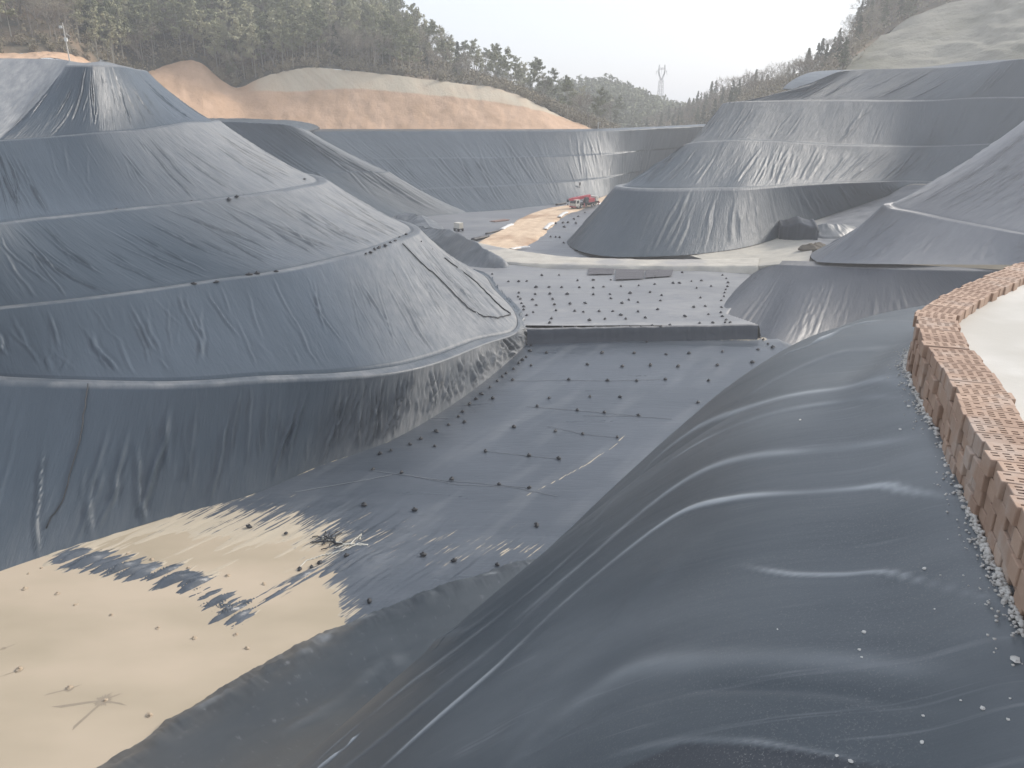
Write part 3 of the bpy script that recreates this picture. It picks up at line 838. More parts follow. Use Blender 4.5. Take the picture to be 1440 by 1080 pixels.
dd += .05 * fbm(TH * 20 + Q * .02, Q / 9, 203, 2) * np.clip((Q - 4) / 8, 0, 1)
toe_m = np.clip((Q - Lx + 7) / 3, 0, 1) * (Q < Lx + 1)
dd += toe_m * (.30 * fbm(TH * 34, Q / 1.6, 204, 4) + .16 * np.abs(fbm(TH * 70 + Q * .5, Q / 1.1, 205, 3)))
SCUFF_SHEEN = np.zeros(dd.shape)  # pale crease tops: scuffing together with painted highlight


def onto(pts):
    """picture polyline -> points on the slope (nearest visible vertex)"""
    out = []
    for x, y in pts:
        e = (px - x) ** 2 + (py - y) ** 2
        c_ = e < 30
        k = np.unravel_index(np.argmin(np.where(c_, dep, 1e6) if c_.any() else e), e.shape)
        out.append(V[k])
    return out


def crease(pts, wpx, hpx, shape=0, scuff_sheen=.5):
    global dd
    p3 = np.array(onto(pts)); dp = proj(p3)[2]
    tt = np.linspace(0, len(p3) - 1, len(p3) * 6); c = cat(p3, tt); dpi = np.interp(tt, np.arange(len(p3)), dp)
    best = np.full(dd.shape, 1e9); wid = np.ones(dd.shape); par = np.zeros(dd.shape)
    lo = c.min(0) - 1.5; hi = c.max(0) + 1.5
    msk = np.all((V > lo) & (V < hi), axis=-1)
    vv = V[msk]; bb = np.full(len(vv), 1e9); ww = np.ones(len(vv)); pp = np.zeros(len(vv)); sgn = np.zeros(len(vv))
    for i in range(len(c) - 1):
        a_, b_ = c[i], c[i + 1]; ab = b_ - a_; l2 = ab @ ab
        if l2 < 1e-9: continue
        t_ = np.clip(((vv - a_) @ ab) / l2, 0, 1); dv = vv - a_ - t_[:, None] * ab
        d_ = np.linalg.norm(dv, axis=1); k = d_ < bb
        sg_ = np.sign(ab[0] * dv[:, 1] - ab[1] * dv[:, 0])
        bb[k] = d_[k]; ww[k] = dpi[i]; pp[k] = (i + t_[k]) / (len(c) - 1); sgn[k] = sg_[k]
    s = wpx * ww / FPX; h = hpx * ww / FPX
    tap = np.clip(pp / .15, 0, 1) * np.clip((1 - pp) / .12, 0, 1)
    x = bb / s
    if shape == 0:
        g = np.exp(-x * x) - .10 * np.exp(-((x - 1.8) / 1.1) ** 2)
    else:   # a doubled sheet: step on one side, soft on the other
        g = np.where(sgn * shape > 0, np.exp(-(x / .35) ** 2), np.exp(-(x / 2.2) ** 2))
    wob = .62 + .5 * vnoise(pp * 7, pp * 0 + wpx, 241)
    t2 = np.zeros(dd.shape); t2[msk] = h * tap * g * wob
    dd = dd + t2
    if scuff_sheen > 0:
        t3 = np.zeros(dd.shape); t3[msk] = scuff_sheen * tap * np.clip(wob * 1.2, 0, 1) * np.exp(-(bb / (s * .8)) ** 2); np.maximum(SCUFF_SHEEN, t3, out=SCUFF_SHEEN)


crease([(1280, 543), (1233, 532), (1160, 547), (1043, 573), (962, 607), (900, 660), (800, 765)], 11, 1.2, scuff_sheen=.55)
crease([(1285, 558), (1213, 557), (1127, 569), (1010, 605), (930, 650)], 8, .7, scuff_sheen=.35)
crease([(1310, 622), (1227, 620), (1127, 631), (993, 655), (900, 715), (800, 800), (700, 885)], 12, .9, scuff_sheen=.4)
crease([(1350, 712), (1277, 688), (1233, 682), (1127, 690), (1027, 698), (960, 715), (880, 768), (780, 853), (690, 937), (600, 1015), (523, 1085)], 8, 2.6, scuff_sheen=1.2)
crease([(1400, 845), (1360, 834), (1293, 815), (1237, 803), (1177, 806), (1103, 808), (1037, 790)], 5, 2.6, scuff_sheen=.9)
crease([(1400, 965), (1293, 947), (1193, 934), (1060, 928), (960, 929), (880, 944), (813, 988), (763, 1022), (700, 1085)], 24, 4.0, scuff_sheen=.2)
crease([(1380, 985), (1280, 990), (1180, 975), (1060, 968), (960, 968), (880, 982), (813, 1014), (720, 1075)], 9, -4.0, scuff_sheen=0)
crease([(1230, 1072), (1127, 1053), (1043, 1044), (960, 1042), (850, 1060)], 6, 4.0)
crease([(820, 785), (760, 840), (690, 905), (620, 960), (560, 1010), (500, 1060), (450, 1100)], 12, 1.6, scuff_sheen=.15)
crease([(840, 740), (760, 812), (660, 890), (560, 965), (480, 1030), (420, 1085)], 10, 1.6, scuff_sheen=.3)
crease([(700, 850), (640, 890), (560, 925), (470, 985), (380, 1040)], 14, 3.0, scuff_sheen=.1)
crease([(1000, 745), (930, 800), (850, 880), (770, 965), (680, 1050)], 30, 3.0, scuff_sheen=0)
crease([(1380, 905), (1280, 900), (1150, 893), (1000, 890), (900, 905)], 24, 1.5, scuff_sheen=0)
crease([(425, 1090), (470, 1055), (502, 1026)], 9, 3.0, scuff_sheen=1.0)
crease([(1245, 445), (1190, 455), (1140, 477), (1090, 497)], 7, 4.0, scuff_sheen=1.0)
crease([(1260, 480), (1190, 487), (1110, 515), (1040, 560)], 12, 1.2, scuff_sheen=.2)
V = V + nrm * dd[..., None]
arc = (TH - math.radians(60)) * 9.0
grain = np.clip((py - np.interp(px, [400, 860, 960, 1043, 1127, 1230, 1440], [1130, 1084, 1044, 1046, 1055, 1072, 1105])) / 4, 0, 1) * (Q < 6)
dust = .05 + .26 * np.clip(fbm(TH * 5, Q / 2.5, 211, 4) + .1, 0, 1) * (Q < 12) + .9 * np.clip(1 - np.abs(Q - Lx + 2.6) / 2.6, 0, 1) * np.clip(fbm(TH * 30, Q / 1.1, 214, 4) * 2.6 - .45, 0, 1) + .2 * np.clip(1 - dw / .4, 0, 1)  # includes sheen patches painted along the toe
dust = dust * (1 - SCUFF_SHEEN) + SCUFF_SHEEN * (1.5 + .6 * fbm(TH * 60, Q / .8, 212, 3))  # crease highlights painted pale along with the scuffing
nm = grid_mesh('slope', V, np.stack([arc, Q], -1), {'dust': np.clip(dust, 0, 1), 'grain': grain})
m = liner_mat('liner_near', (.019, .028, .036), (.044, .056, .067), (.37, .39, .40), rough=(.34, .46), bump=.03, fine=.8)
nt = m.node_tree; b = nt.nodes['Principled BSDF']
tc = N(nt, 'ShaderNodeTexCoord')
# fine sand grains lying on the sheet + grain of the felt strip
g1 = N(nt, 'ShaderNodeTexNoise', Scale=95.0, Detail=3.0, Roughness=.7); L(nt, tc.outputs['Object'], g1.inputs['Vector'])
g2 = N(nt, 'ShaderNodeTexNoise', Scale=1.1, Detail=4.0); L(nt, tc.outputs['Object'], g2.inputs['Vector'])
at = N(nt, 'ShaderNodeAttribute', attribute_name='grain')
old = b.inputs['Base Color'].links[0].from_socket
sp = math_n(nt, 'MULTIPLY', ramp(nt, g1.outputs[0], [(.55, 0.0), (.72, 1.0)]), math_n(nt, 'ADD', ramp(nt, g2.outputs[0], [(.40, .04), (.62, .32)]), math_n(nt, 'MULTIPLY', at.outputs['Fac'], .6)))
# thin scuffs and scratches running down the sheet
s1 = N(nt, 'ShaderNodeTexNoise', Scale=1.0, Detail=4.0, Roughness=.55); L(nt, mapped(nt, tc.outputs['UV'], (16, .55, 1)), s1.inputs['Vector'])
s2 = N(nt, 'ShaderNodeTexNoise', Scale=.9, Detail=3.0); L(nt, tc.outputs['Object'], s2.inputs['Vector'])
old = mix(nt, math_n(nt, 'MULTIPLY', ramp(nt, s1.outputs[0], [(.60, 0.0), (.68, 1.0)]), ramp(nt, s2.outputs[0], [(.45, 0.0), (.65, .38)])), old, (.26, .27, .28))
c2 = mix(nt, sp, old, (.30, .29, .27))
c2 = mix(nt, math_n(nt, 'MULTIPLY', at.outputs['Fac'], math_n(nt, 'SUBTRACT', 1.0, sp)), c2, (.035, .04, .048))
L(nt, c2, b.inputs['Base Color'])
bp2 = N(nt, 'ShaderNodeBump', Strength=.12, Distance=.01); L(nt, math_n(nt, 'ADD', g1.outputs[0], math_n(nt, 'MULTIPLY', s1.outputs[0], 1.6)), bp2.inputs['Height'])
L(nt, b.inputs['Normal'].links[0].from_socket, bp2.inputs['Normal']); L(nt, bp2.outputs[0], b.inputs['Normal'])
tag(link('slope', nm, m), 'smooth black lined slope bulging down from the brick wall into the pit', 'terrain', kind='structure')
NEARV = V; NEARPX = (px, py, dep)

# ------------------------------------------------------------------ BRICK WALL
s = np.r_[0, np.cumsum(np.hypot(*np.diff(wl, axis=0).T))]
def wall_at(d):
    p = np.array((np.interp(d, s, wl[:, 0]), np.interp(d, s, wl[:, 1])))
    e = .06
    a_ = np.array((np.interp(d + e, s, wl[:, 0]), np.interp(d + e, s, wl[:, 1]))); c_ = np.array((np.interp(d - e, s, wl[:, 0]), np.interp(d - e, s, wl[:, 1])))
    t_ = (a_ - c_) / np.linalg.norm(a_ - c_)
    return p, t_, np.array((-t_[1], t_[0]))      # outward is to the left of the travel direction reversed


BL, BW, BH = .285, .115, .09
bv, bf, bc = [], [], []


def brick(cx, cy, z0, ang, holes, ln=BL, wd=BW, ht=BH, tone=.5):
    """one perforated brick; length along local x"""
    ca, sa = math.cos(ang), math.sin(ang)
    def put(vs, fs):
        o = len(bv)
        for x, y, z in vs: bv.append((cx + x * ca - y * sa, cy + x * sa + y * ca, z0 + z)); bc.append(tone)
        for f_ in fs: bf.append(tuple(o + i for i in f_))
    hx, hy = ln / 2, wd / 2; c = .004
    ring = [(-hx + c, -hy), (hx - c, -hy), (hx, -hy + c), (hx, hy - c), (hx - c, hy), (-hx + c, hy), (-hx, hy - c), (-hx, -hy + c)]
    vs = [(x, y, 0) for x, y in ring] + [(x, y, ht - .003) for x, y in ring]
    fs = [(i, (i + 1) % 8, 8 + (i + 1) % 8, 8 + i) for i in range(8)]
    ti = [(x * (1 - .003 / hx), y * (1 - .003 / hy), ht) for x, y in ring]
    vs += ti; fs += [(8 + i, 8 + (i + 1) % 8, 16 + (i + 1) % 8, 16 + i) for i in range(8)]
    if not holes:
        put(vs, fs + [tuple(range(16, 24))]); return
    put(vs, fs)
    xs_ = [-hx + .003]; ncol = 5
    pit = (2 * hx - .006 - .02) / ncol
    for k in range(ncol): xs_ += [-hx + .013 + k * pit + .010, -hx + .013 + (k + 1) * pit - .010]
    xs_.append(hx - .003)
    ys_ = [-hy + .003]; pr = (2 * hy - .006 - .018) / 3
    for k in range(3): ys_ += [-hy + .012 + k * pr + .007, -hy + .012 + (k + 1) * pr - .008]
    ys_.append(hy - .003)
    vs = [(x, y, ht) for y in ys_ for x in xs_]; nx = len(xs_); fs = []
    for j in range(len(ys_) - 1):
        for i in range(nx - 1):
            a_, b_, c_, d_ = j * nx + i, j * nx + i + 1, (j + 1) * nx + i + 1, (j + 1) * nx + i
            if i % 2 == 1 and j % 2 == 1 and random.random() > .16:
                o = len(vs); dz = ht - random.uniform(.012, .06)
                vs += [(vs[k][0], vs[k][1], dz) for k in (a_, b_, c_, d_)]
                fs += [(a_, b_, o + 1, o), (b_, c_, o + 2, o + 1), (c_, d_, o + 3, o + 2), (d_, a_, o, o + 3), (o, o + 1, o + 2, o + 3)]
            else:
                fs.append((a_, b_, c_, d_))
    put(vs, fs)


for course in range(5):
    d = .05 + random.uniform(0, .1)
    zc = -1.6 - BH - (4 - course) * (BH + .004) - .0
    while d < s[-1] - .1:
        p, t_, nn = wall_at(d)
        # inward direction is +x side of the wall
        inw = nn if nn[0] > 0 else -nn
        far = p[1] > 9.5
        ang = math.atan2(inw[1], inw[0]) + random.gauss(0, .02)
        jit = random.gauss(0, .011) + (-.02 if random.random() < .06 else 0)
        top_c = course == 4
        for k in (0,):
            c = p + inw * (BL / 2 + jit)
            brick(c[0], c[1], zc + random.gauss(0, .0015), ang + random.gauss(0, .01), top_c and not far, tone=float(np.clip(random.gauss(.5, .22), 0, 1)))
        d += BW + abs(random.gauss(.002, .003)) + (.02 if random.random() < .03 else 0)
me = bpy.data.meshes.new('brick_wall'); me.from_pydata(bv, [], bf)
at = me.attributes.new('tone', 'FLOAT', 'POINT'); at.data.foreach_set('value', bc)
m, nt, b = new_mat('brick')
tc = N(nt, 'ShaderNodeTexCoord'); a1 = N(nt, 'ShaderNodeAttribute', attribute_name='tone')
n1 = N(nt, 'ShaderNodeTexNoise', Scale=22.0, Detail=5.0, Roughness=.65); L(nt, tc.outputs['Object'], n1.inputs['Vector'])
n2 = N(nt, 'ShaderNodeTexNoise', Scale=2.2, Detail=5.0, Roughness=.6); L(nt, tc.outputs['Object'], n2.inputs['Vector'])
col = mix(nt, a1.outputs['Fac'], (.23, .14, .095), (.40, .275, .20))
col = mix(nt, math_n(nt, 'MULTIPLY', n1.outputs[0], .45), col, (.41, .315, .25))
col = mix(nt, ramp(nt, n2.outputs[0], [(.52, 0.0), (.72, .6)]), col, (.46, .42, .38))
L(nt, col, b.inputs['Base Color']); b.inputs['Roughness'].default_value = .9
bp = N(nt, 'ShaderNodeBump', Strength=.35, Distance=.01); L(nt, n1.outputs[0], bp.inputs['Height']); L(nt, bp.outputs[0], b.inputs['Normal'])
wall = tag(link('brick_wall', me, m, smooth=False), 'low curved wall of dry stacked red perforated bricks beside pale paving', 'wall')

# pale paving behind the wall
inn = []
for d in np.linspace(.02, s[-1] - .02, 160):
    p, t_, nn = wall_at(d); inw = nn if nn[0] > 0 else -nn
    inn.append((p + inw * (BL - .06), p + inw * (BL + .04), inw))
rows = []
for k, w_ in enumerate((0, .1, .25, .5, 1.0, 1.8, 3, 5, 8, 12, 18)):
    rows.append([(a_[0] + w_ * (1 if w_ > 1 else i_[0]), a_[1] + (0 if w_ > 1 else w_ * i_[1]), -1.69 + .02 * math.exp(-w_ * 8) + (0.0 if w_ == 0 else .006 * float(vnoise(a_[1] * 3, w_ * 5, 5)))) for a_, b_, i_ in inn])
V = np.array(rows)
# dusty sand climbing over the inner edge of the wall here and there
V[1, :, 2] += .03 * np.clip(fbm(np.arange(160) / 9, np.zeros(160), 223, 2), 0, 1)
tag(link('pavement', grid_mesh('pavement', V, V[..., :2]), M['pave']), 'pale cement paving on the inner side of the brick wall', 'pavement', kind='structure')

# mortar rubble along the foot of the wall
def lump(mb_, c, r, seed):
    rg = random.Random(seed); n_, k_ = 6, 3
    v = [(c[0], c[1], c[2] - r * .5)]
    for j in range(1, k_ + 1):
        ph = math.pi * j / (k_ + 1)
        for i in range(n_):
            rr_ = r * rg.uniform(.7, 1.15); an_ = 2 * math.pi * i / n_ + rg.uniform(-.2, .2)
            v.append((c[0] + rr_ * math.sin(ph) * math.cos(an_), c[1] + rr_ * math.sin(ph) * math.sin(an_), c[2] - rr_ * .62 * math.cos(ph)))
    v.append((c[0], c[1], c[2] + r * .55))
    f = [(0, 1 + (i + 1) % n_, 1 + i) for i in range(n_)]
    for j in range(k_ - 1):
        for i in range(n_): f.append((1 + j * n_ + i, 1 + j * n_ + (i + 1) % n_, 1 + (j + 1) * n_ + (i + 1) % n_, 1 + (j + 1) * n_ + i))
    o = 1 + (k_ - 1) * n_
    f += [(o + i, o + (i + 1) % n_, len(v) - 1) for i in range(n_)]
    mb_.add(v, f)


mb = MB()
kk = 0
for d in np.arange(5.0, s[-1], .012):
    p, t_, nn = wall_at(d); out = nn if nn[0] < 0 else -nn
    dens = .30 + .7 * float(fbm(np.array([d * 1.3]), np.array([0.]), 231, 3)[0])
    for _ in range(6):
        if random.random() < dens:
            o = random.expovariate(1 / .028)
            c = p + out * min(o, .28)
            lump(mb, (c[0], c[1], -2.15 + .19 * math.exp(-(max(o, .0) / .28) ** 2) + random.uniform(-.004, .02) * math.exp(-o * 12) - max(0, o - .1) * .25), random.uniform(.004, .011) * (1.7 if o < .03 else 1) * max(.35, 1 - o * 2.5), kk); kk += 1
tag(mb.build('mortar_rubble', M['mortar'], smooth=True), 'grey crumbled mortar spilled along the foot of the brick wall', 'rubble', kind='stuff')

# single chips of mortar lying on the near slope
chips = ((1240, 749, 9), (1135, 780, 4), (1221, 892, 7), (1206, 922, 5), (1212, 930, 4), (1377, 1000, 8), (1304, 1004, 5), (1421, 1008, 6), (1298, 1044, 7), (1180, 1065, 6), (1200, 1072, 8), (1094, 889, 3), (1073, 693, 5), (1127, 592, 4), (1265, 606, 5), (1286, 580, 7), (1278, 572, 6), (1264, 607, 5), (1322, 765, 6), (1320, 782, 4), (1302, 803, 7), (1310, 801, 6), (1384, 828, 10), (1358, 982, 4), (1426, 937, 14), (1314, 862, 3), (1426, 980, 4))
mchip = rough_mat('chip', (.5, .49, .46), (.72, .70, .66), 12)
for i, (x, y, r) in enumerate(chips):
    e = (px - x) ** 2 + (py - y) ** 2; k = np.unravel_index(np.argmin(e), e.shape); v = NEARV[k]
    mb = MB(); rad = r * .5 * dep[k] / FPX; lump(mb, (0, 0, 0), rad, 900 + i)
    o = mb.build('mortar_chip', mchip, smooth=False); o.location = (v[0], v[1], v[2] + rad * .3)
    tag(o, 'tiny pale mortar chip lying on the smooth black slope', 'chip', 'mortar chips on the near slope')

# ------------------------------------------------------------------ SANDBAGS
def sack_mesh(name, seed):
    rg = random.Random(seed); n_, k_ = 9, 6
    v = []; ph0 = rg.uniform(0, 6)
    prof = [(.0, .02), (.22, .03), (.27, .10), (.25, .18), (.15, .25), (.05, .29), (.09, .35), (.02, .36)]
    for j, (r, z) in enumerate(prof):
        for i in range(n_):
            a_ = 2 * math.pi * i / n_
            q_ = 1 + .16 * math.sin(2 * a_ + ph0) + .1 * math.sin(3 * a_ + ph0 * 2) + rg.uniform(-.06, .06)
            v.append((r * q_ * math.cos(a_) * 1.15, r * q_ * math.sin(a_) * .9, z * (1 + rg.uniform(-.05, .05))))
    f = []
    for j in range(len(prof) - 1):
        for i in range(n_): f.append((j * n_ + i, j * n_ + (i + 1) % n_, (j + 1) * n_ + (i + 1) % n_, (j + 1) * n_ + i))
    f.append(tuple((len(prof) - 1) * n_ + i for i in range(n_)))
    me_ = bpy.data.meshes.new(name); me_.from_pydata(v, [], f); me_.update()
    return me_


sacks = [sack_mesh('sandbag', k) for k in range(5)]
for s_ in sacks:
    s_.materials.append(M['bag']); s_.polygons.foreach_set('use_smooth', [True] * len(s_.polygons))
msacks = []
for s_ in sacks[:3]:
    c_ = s_.copy(); c_.materials.clear(); c_.materials.append(M['mudbag']); msacks.append(c_)


def bags(lst, off, sc, zf, label, group, meshes=sacks, size=(.7, .95), sink=0.0, catg='sandbag'):
    for (a_, b_) in lst:
        x, y = off[0] + a_ * sc, off[1] + b_ * sc
        p = hit(x, y, zf)
        o = bpy.data.objects.new('sandbag', random.choice(meshes)); COL.objects.link(o)
        k = random.uniform(*size)
        o.location = (p[0], p[1], p[2] + .02 - sink); o.rotation_euler = (random.uniform(-.25, .25), random.uniform(-.25, .25), random.uniform(0, 6.28))
        o.scale = (k, k, k * random.uniform(.8, 1.1))
        tag(o, label, catg, group)


T3 = 1 / 3
bags(((812, 368), (800, 380), (795, 403), (780, 428), (765, 440), (748, 455), (727, 478), (695, 497), (680, 510), (658, 530), (628, 556), (590, 586), (568, 605), (540, 627), (512, 660), (495, 680), (452, 714), (400, 743), (335, 775), (290, 797), (210, 822), (165, 838)),
     (480, 360), T3, z_low, 'black tied sandbag in the line along the foot of the tall left mound', 'sandbags along the foot of the left mound')
bags(((918, 360), (1007, 357), (1288, 364), (1403, 356), (865, 410), (1100, 411), (1235, 412), (1370, 417), (800, 463), (1037, 461), (1185, 467), (1303, 463), (1420, 468), (722, 526), (960, 525), (1123, 527), (1245, 529), (1367, 523), (640, 604), (876, 600), (1048, 596), (1176, 597), (520, 702), (827, 637), (995, 653), (1110, 663), (1253, 675), (395, 805), (727, 724), (902, 741), (1018, 753), (1165, 768), (133, 902), (254, 919), (465, 946), (607, 826), (792, 845), (918, 858), (665, 967), (793, 981), (95, 1053), (310, 1076),
      (1467, 412), (1607, 405), (1585, 462), (1550, 527), (1492, 356), (1620, 350), (1505, 620), (1733, 452), (1758, 397), (345, 1267), (477, 1290), (657, 1308), (823, 1140), (120, 1462), (22, 1268), (-175, 1327), (-125, 1316), (-90, 1300), (-390, 1147), (-233, 1175)),
     (480, 360), T3, z_low, 'black tied sandbag standing out on the open sloping lower floor', 'sandbags in rows on the lower floor')
bags(((325, 347), (340, 355), (360, 372), (380, 388)), (960, 360), T3, z_low, 'black sandbag by the right end of the low step wall', 'sandbags at the right end of the step wall')
bags(((540, 178), (640, 202), (795, 237), (960, 272), (1113, 305), (105, 327), (242, 348), (318, 393), (468, 436), (665, 491), (820, 533), (995, 520), (1042, 578), (80, 668), (292, 745), (443, 795), (630, 860), (175, 238), (258, 208), (120, 262)),
     (0, 720), T3, lambda x, y: np.maximum(z_low(x, y), POND), 'mud coated sandbag half sunk in the beige pond', 'mud coated sandbags in the pond', msacks, (.7, 1.0), .16)
US = 440 / 1440
bags(((105, 86), (180, 120), (228, 120), (265, 118), (333, 92), (413, 90), (308, 147), (367, 146), (425, 147), (499, 115), (507, 147), (570, 113), (570, 148), (618, 144), (651, 112), (697, 142), (780, 138), (853, 133), (884, 62), (948, 57), (980, 78), (853, 100), (937, 127), (967, 127), (1022, 118), (1067, 116), (1113, 141), (1047, 150), (303, 178), (372, 177), (451, 178), (570, 180), (647, 178), (651, 198), (740, 174), (733, 204), (833, 169), (885, 183), (879, 208), (776, 215), (702, 220), (532, 220), (463, 222), (383, 201), (308, 229), (290, 203), (391, 226), (294, 262), (400, 253), (485, 255), (525, 260), (597, 257), (660, 257), (697, 274), (776, 258), (867, 248), (1064, 194), (1085, 233), (1033, 238), (992, 280), (1101, 271), (378, 291), (371, 310), (427, 332), (490, 330), (553, 299), (619, 330), (624, 292), (577, 330), (692, 328), (740, 330), (720, 292), (809, 287), (790, 330), (842, 323), (923, 321), (880, 331), (1060, 312), (1120, 310)),
     (660, 360), US, z_up, 'small black sandbag scattered on the pale upper floor behind the step wall', 'sandbags scattered on the upper floor', size=(.75, 1.05))
bags(((228, 172), (225, 190), (235, 200), (240, 220), (250, 235), (250, 250), (265, 275)), (660, 360), US, z_up, 'black sandbag packed at the tip of the left mound on the upper floor', 'sandbags at the tip of the left mound')
bags(((1165, 90), (1182, 105), (1190, 125), (1188, 142), (1180, 156), (1175, 172), (1172, 188), (1160, 207), (1160, 238), (1158, 262), (1165, 280), (1182, 296), (1178, 308), (1200, 308)),
     (660, 360), US, z_up, 'black sandbag in the line along the foot of the dark right bank', 'sandbags along the foot of the right bank')
FS = 260 / 1440
bags(((785, 525), (840, 520), (880, 518), (925, 492), (940, 525), (850, 555), (745, 628), (785, 632), (815, 634), (845, 678), (905, 710), (945, 740), (1030, 750), (830, 460), (960, 470), (1010, 440)),
     (640, 220), FS, z_far, 'black sandbag on the far floor between the haul road and the right mound', 'sandbags beside the haul road', size=(1.1, 1.5))

# weld seams and ropes that join the rows of bags on the lower floor
def floor_line(pts, r, zf, lift=.02, jit=.03):
    out = []
    for (x0, y0), (x1, y1) in zip(pts[:-1], pts[1:]):
        for f_ in np.linspace(0, 1, 14, endpoint=False):
            p = hit(x0 + (x1 - x0) * f_, y0 + (y1 - y0) * f_, zf); p[2] += lift; p[1] += random.uniform(-jit, jit); out.append(p)
    return out


msea = plain_mat('seam', (.26, .27, .28), .5)
mb = MB()
for pts in (((520, 662), (612, 675), (690, 682), (745, 687)), ((682, 635), (744, 642), (786, 646)), ((740, 572), (812, 578), (850, 581), (900, 586)), ((722, 536), (800, 535), (855, 536), (935, 534)),
            ((415, 693), (562, 667)), ((770, 600), (820, 611), (868, 616)), ((560, 666), (640, 682), (720, 686), (790, 700)), ((820, 585), (890, 586), (950, 590))):
    mb.tube(floor_line(pts, .03, z_low, .05), .022, 4)
seam = mb.build('weld_seam', msea, fl)
# black hoses lying on the mound and rope on the floor
mh = plain_mat('hose', (.02, .021, .024), .5)
mw = plain_mat('pale_hose', (.55, .53, .46), .6)
def pipe(name, pts, r, mat, label, cat_, zf=z_low, lift=.05, group=None):
    mb_ = MB(); mb_.tube(floor_line(pts, r, zf, lift, .08), r, 6)
    return tag(mb_.build(name, mat, smooth=True), label, cat_, group)


pipe('hose', ((418, 803), (430, 790), (455, 782), (480, 776), (505, 765), (518, 768)), .06, mw, 'pale thin hose curling over the floor by the pond edge', 'hose')
pipe('hose', ((470, 772), (492, 766), (505, 755), (508, 752), (506, 760)), .06, mw, 'short pale hose looped at the tangled black heap', 'hose')
pipe('batten', ((452, 758), (485, 766), (520, 768)), .07, mw, 'straight pale batten beside the tangled black heap', 'batten')
mb = MB()
c0 = hit(464, 763, z_low)
rg = random.Random(5)
for k in range(16):
    ps = []; a_ = rg.uniform(0, 6.28); p = c0 + np.array((rg.uniform(-.6, .6), rg.uniform(-.5, .5), .08))
    for j in range(7):
        ps.append(p.copy()); a_ += rg.uniform(-.9, .9); p = p + np.array((math.cos(a_) * .25, math.sin(a_) * .25, rg.uniform(-.04, .06))); p[2] = max(p[2], c0[2] + .05)
    mb.tube(ps, .05, 5)
tag(mb.build('cable_heap', mh, smooth=True), 'tangled heap of black cable on the floor near the pond', 'cable heap')

# long black hoses draped down the nose of the left mound
def on_mound(pts, r, name, label):
    ppx, ppy, ppd = proj(MOUNDV); out = []
    for (x0, y0), (x1, y1) in zip(pts[:-1], pts[1:]):
        for f_ in np.linspace(0, 1, 10, endpoint=False):
            x, y = x0 + (x1 - x0) * f_, y0 + (y1 - y0) * f_
            e_ = (ppx - x) ** 2 + (ppy - y) ** 2; e_ = e_ + np.where(ppd > 150, 1e5, 0)
            k_ = np.unravel_index(np.argmin(e_ + ppd * .02), e_.shape); out.append(MOUNDV[k_] + np.array((.05, -.08, .1)))
    sm = [out[0]] + [(out[i - 1] + out[i] * 2 + out[i + 1]) / 4 for i in range(1, len(out) - 1)] + [out[-1]]
    mb_ = MB(); mb_.tube(sm, r, 5)
    return tag(mb_.build(name, mh, smooth=True), label, 'hose')


MOUNDV = np.array([v_.co for v_ in bpy.data.objects['mound'].data.vertices]).reshape(-1, 3)
on_mound(((566, 343), (590, 368), (615, 390), (640, 415), (660, 435), (680, 446), (700, 447), (718, 442)), .09, 'hose', 'long black hose running down the mound tip and curving along its foot')
on_mound(((592, 340), (618, 358), (645, 378), (670, 398), (692, 420), (706, 434), (718, 442)), .10, 'hose', 'long black hose down the mound tip, nearer the track')
on_mound(((124, 542), (118, 580), (112, 625), (100, 665), (88, 705), (62, 745)), .06, 'hose', 'thin black hose hanging down the lowest skirt of the left mound')

ppx, ppy, ppd = proj(MOUNDV)
for lab, grp, lst in (('small black sandbag on the second lowest bench of the left mound', 'sandbags on the second lowest bench', ((515, 358), (521, 355), (527, 351), (533, 349), (541, 346), (549, 342), (556, 339), (562, 335), (571, 330), (273, 399), (305, 396), (350, 387), (362, 385), (388, 382))),
                      ('small black sandbag on the third bench of the left mound', 'sandbags on the third bench', ((322, 280), (333, 278), (343, 277), (270, 285), (165, 297), (428, 252), (438, 253), (445, 255)))):
    for x, y in lst:
        e_ = (ppx - x) ** 2 + (ppy - y) ** 2; k_ = np.argmin(e_ + (ppd > 140) * 1e5); p = MOUNDV[k_]
        o = bpy.data.objects.new('sandbag', random.choice(sacks)); COL.objects.link(o); k = random.uniform(.8, 1.2)
        o.location = p; o.rotation_euler = (random.uniform(-.3, .3), random.uniform(-.3, .3), random.uniform(0, 6.28)); o.scale = (k * 1.3, k, k * .8)
        tag(o, lab, 'sandbag', grp)

# drainage mats
mmat = rough_mat('mat', (.055, .054, .063), (.12, .117, .125), 2, bump=.5, bscale=8, stretch=(.3, 5, 1))
for quad, lab in ((((829, 373.5), (864, 373.5), (863, 385), (826, 386)), 'grey striped drainage mat, the smallest one at the left of three'),
                  (((867, 374.5), (906, 374.5), (905, 391.5), (865, 393)), 'grey striped drainage mat between two others below the cross track'),
                  (((910, 375), (948, 376), (944, 388), (907, 390.5)), 'grey striped drainage mat nearest the dark right bank')):
    c4 = [P(x, y, -29.72) for x, y in quad]
    g = np.array([[lerp(lerp(c4[0], c4[1], u_), lerp(c4[3], c4[2], u_), v_) for u_ in np.linspace(0, 1, 24)] for v_ in np.linspace(0, 1, 20)])
    g[..., 2] += .04 * vnoise(g[..., 0] * .8, g[..., 1] * 4, 7); g[..., 2] += .05 * (np.arange(20) % 3 == 0)[:, None]
    tag(link('drainage_mat', grid_mesh('drainage_mat', g), mmat), lab, 'mat')

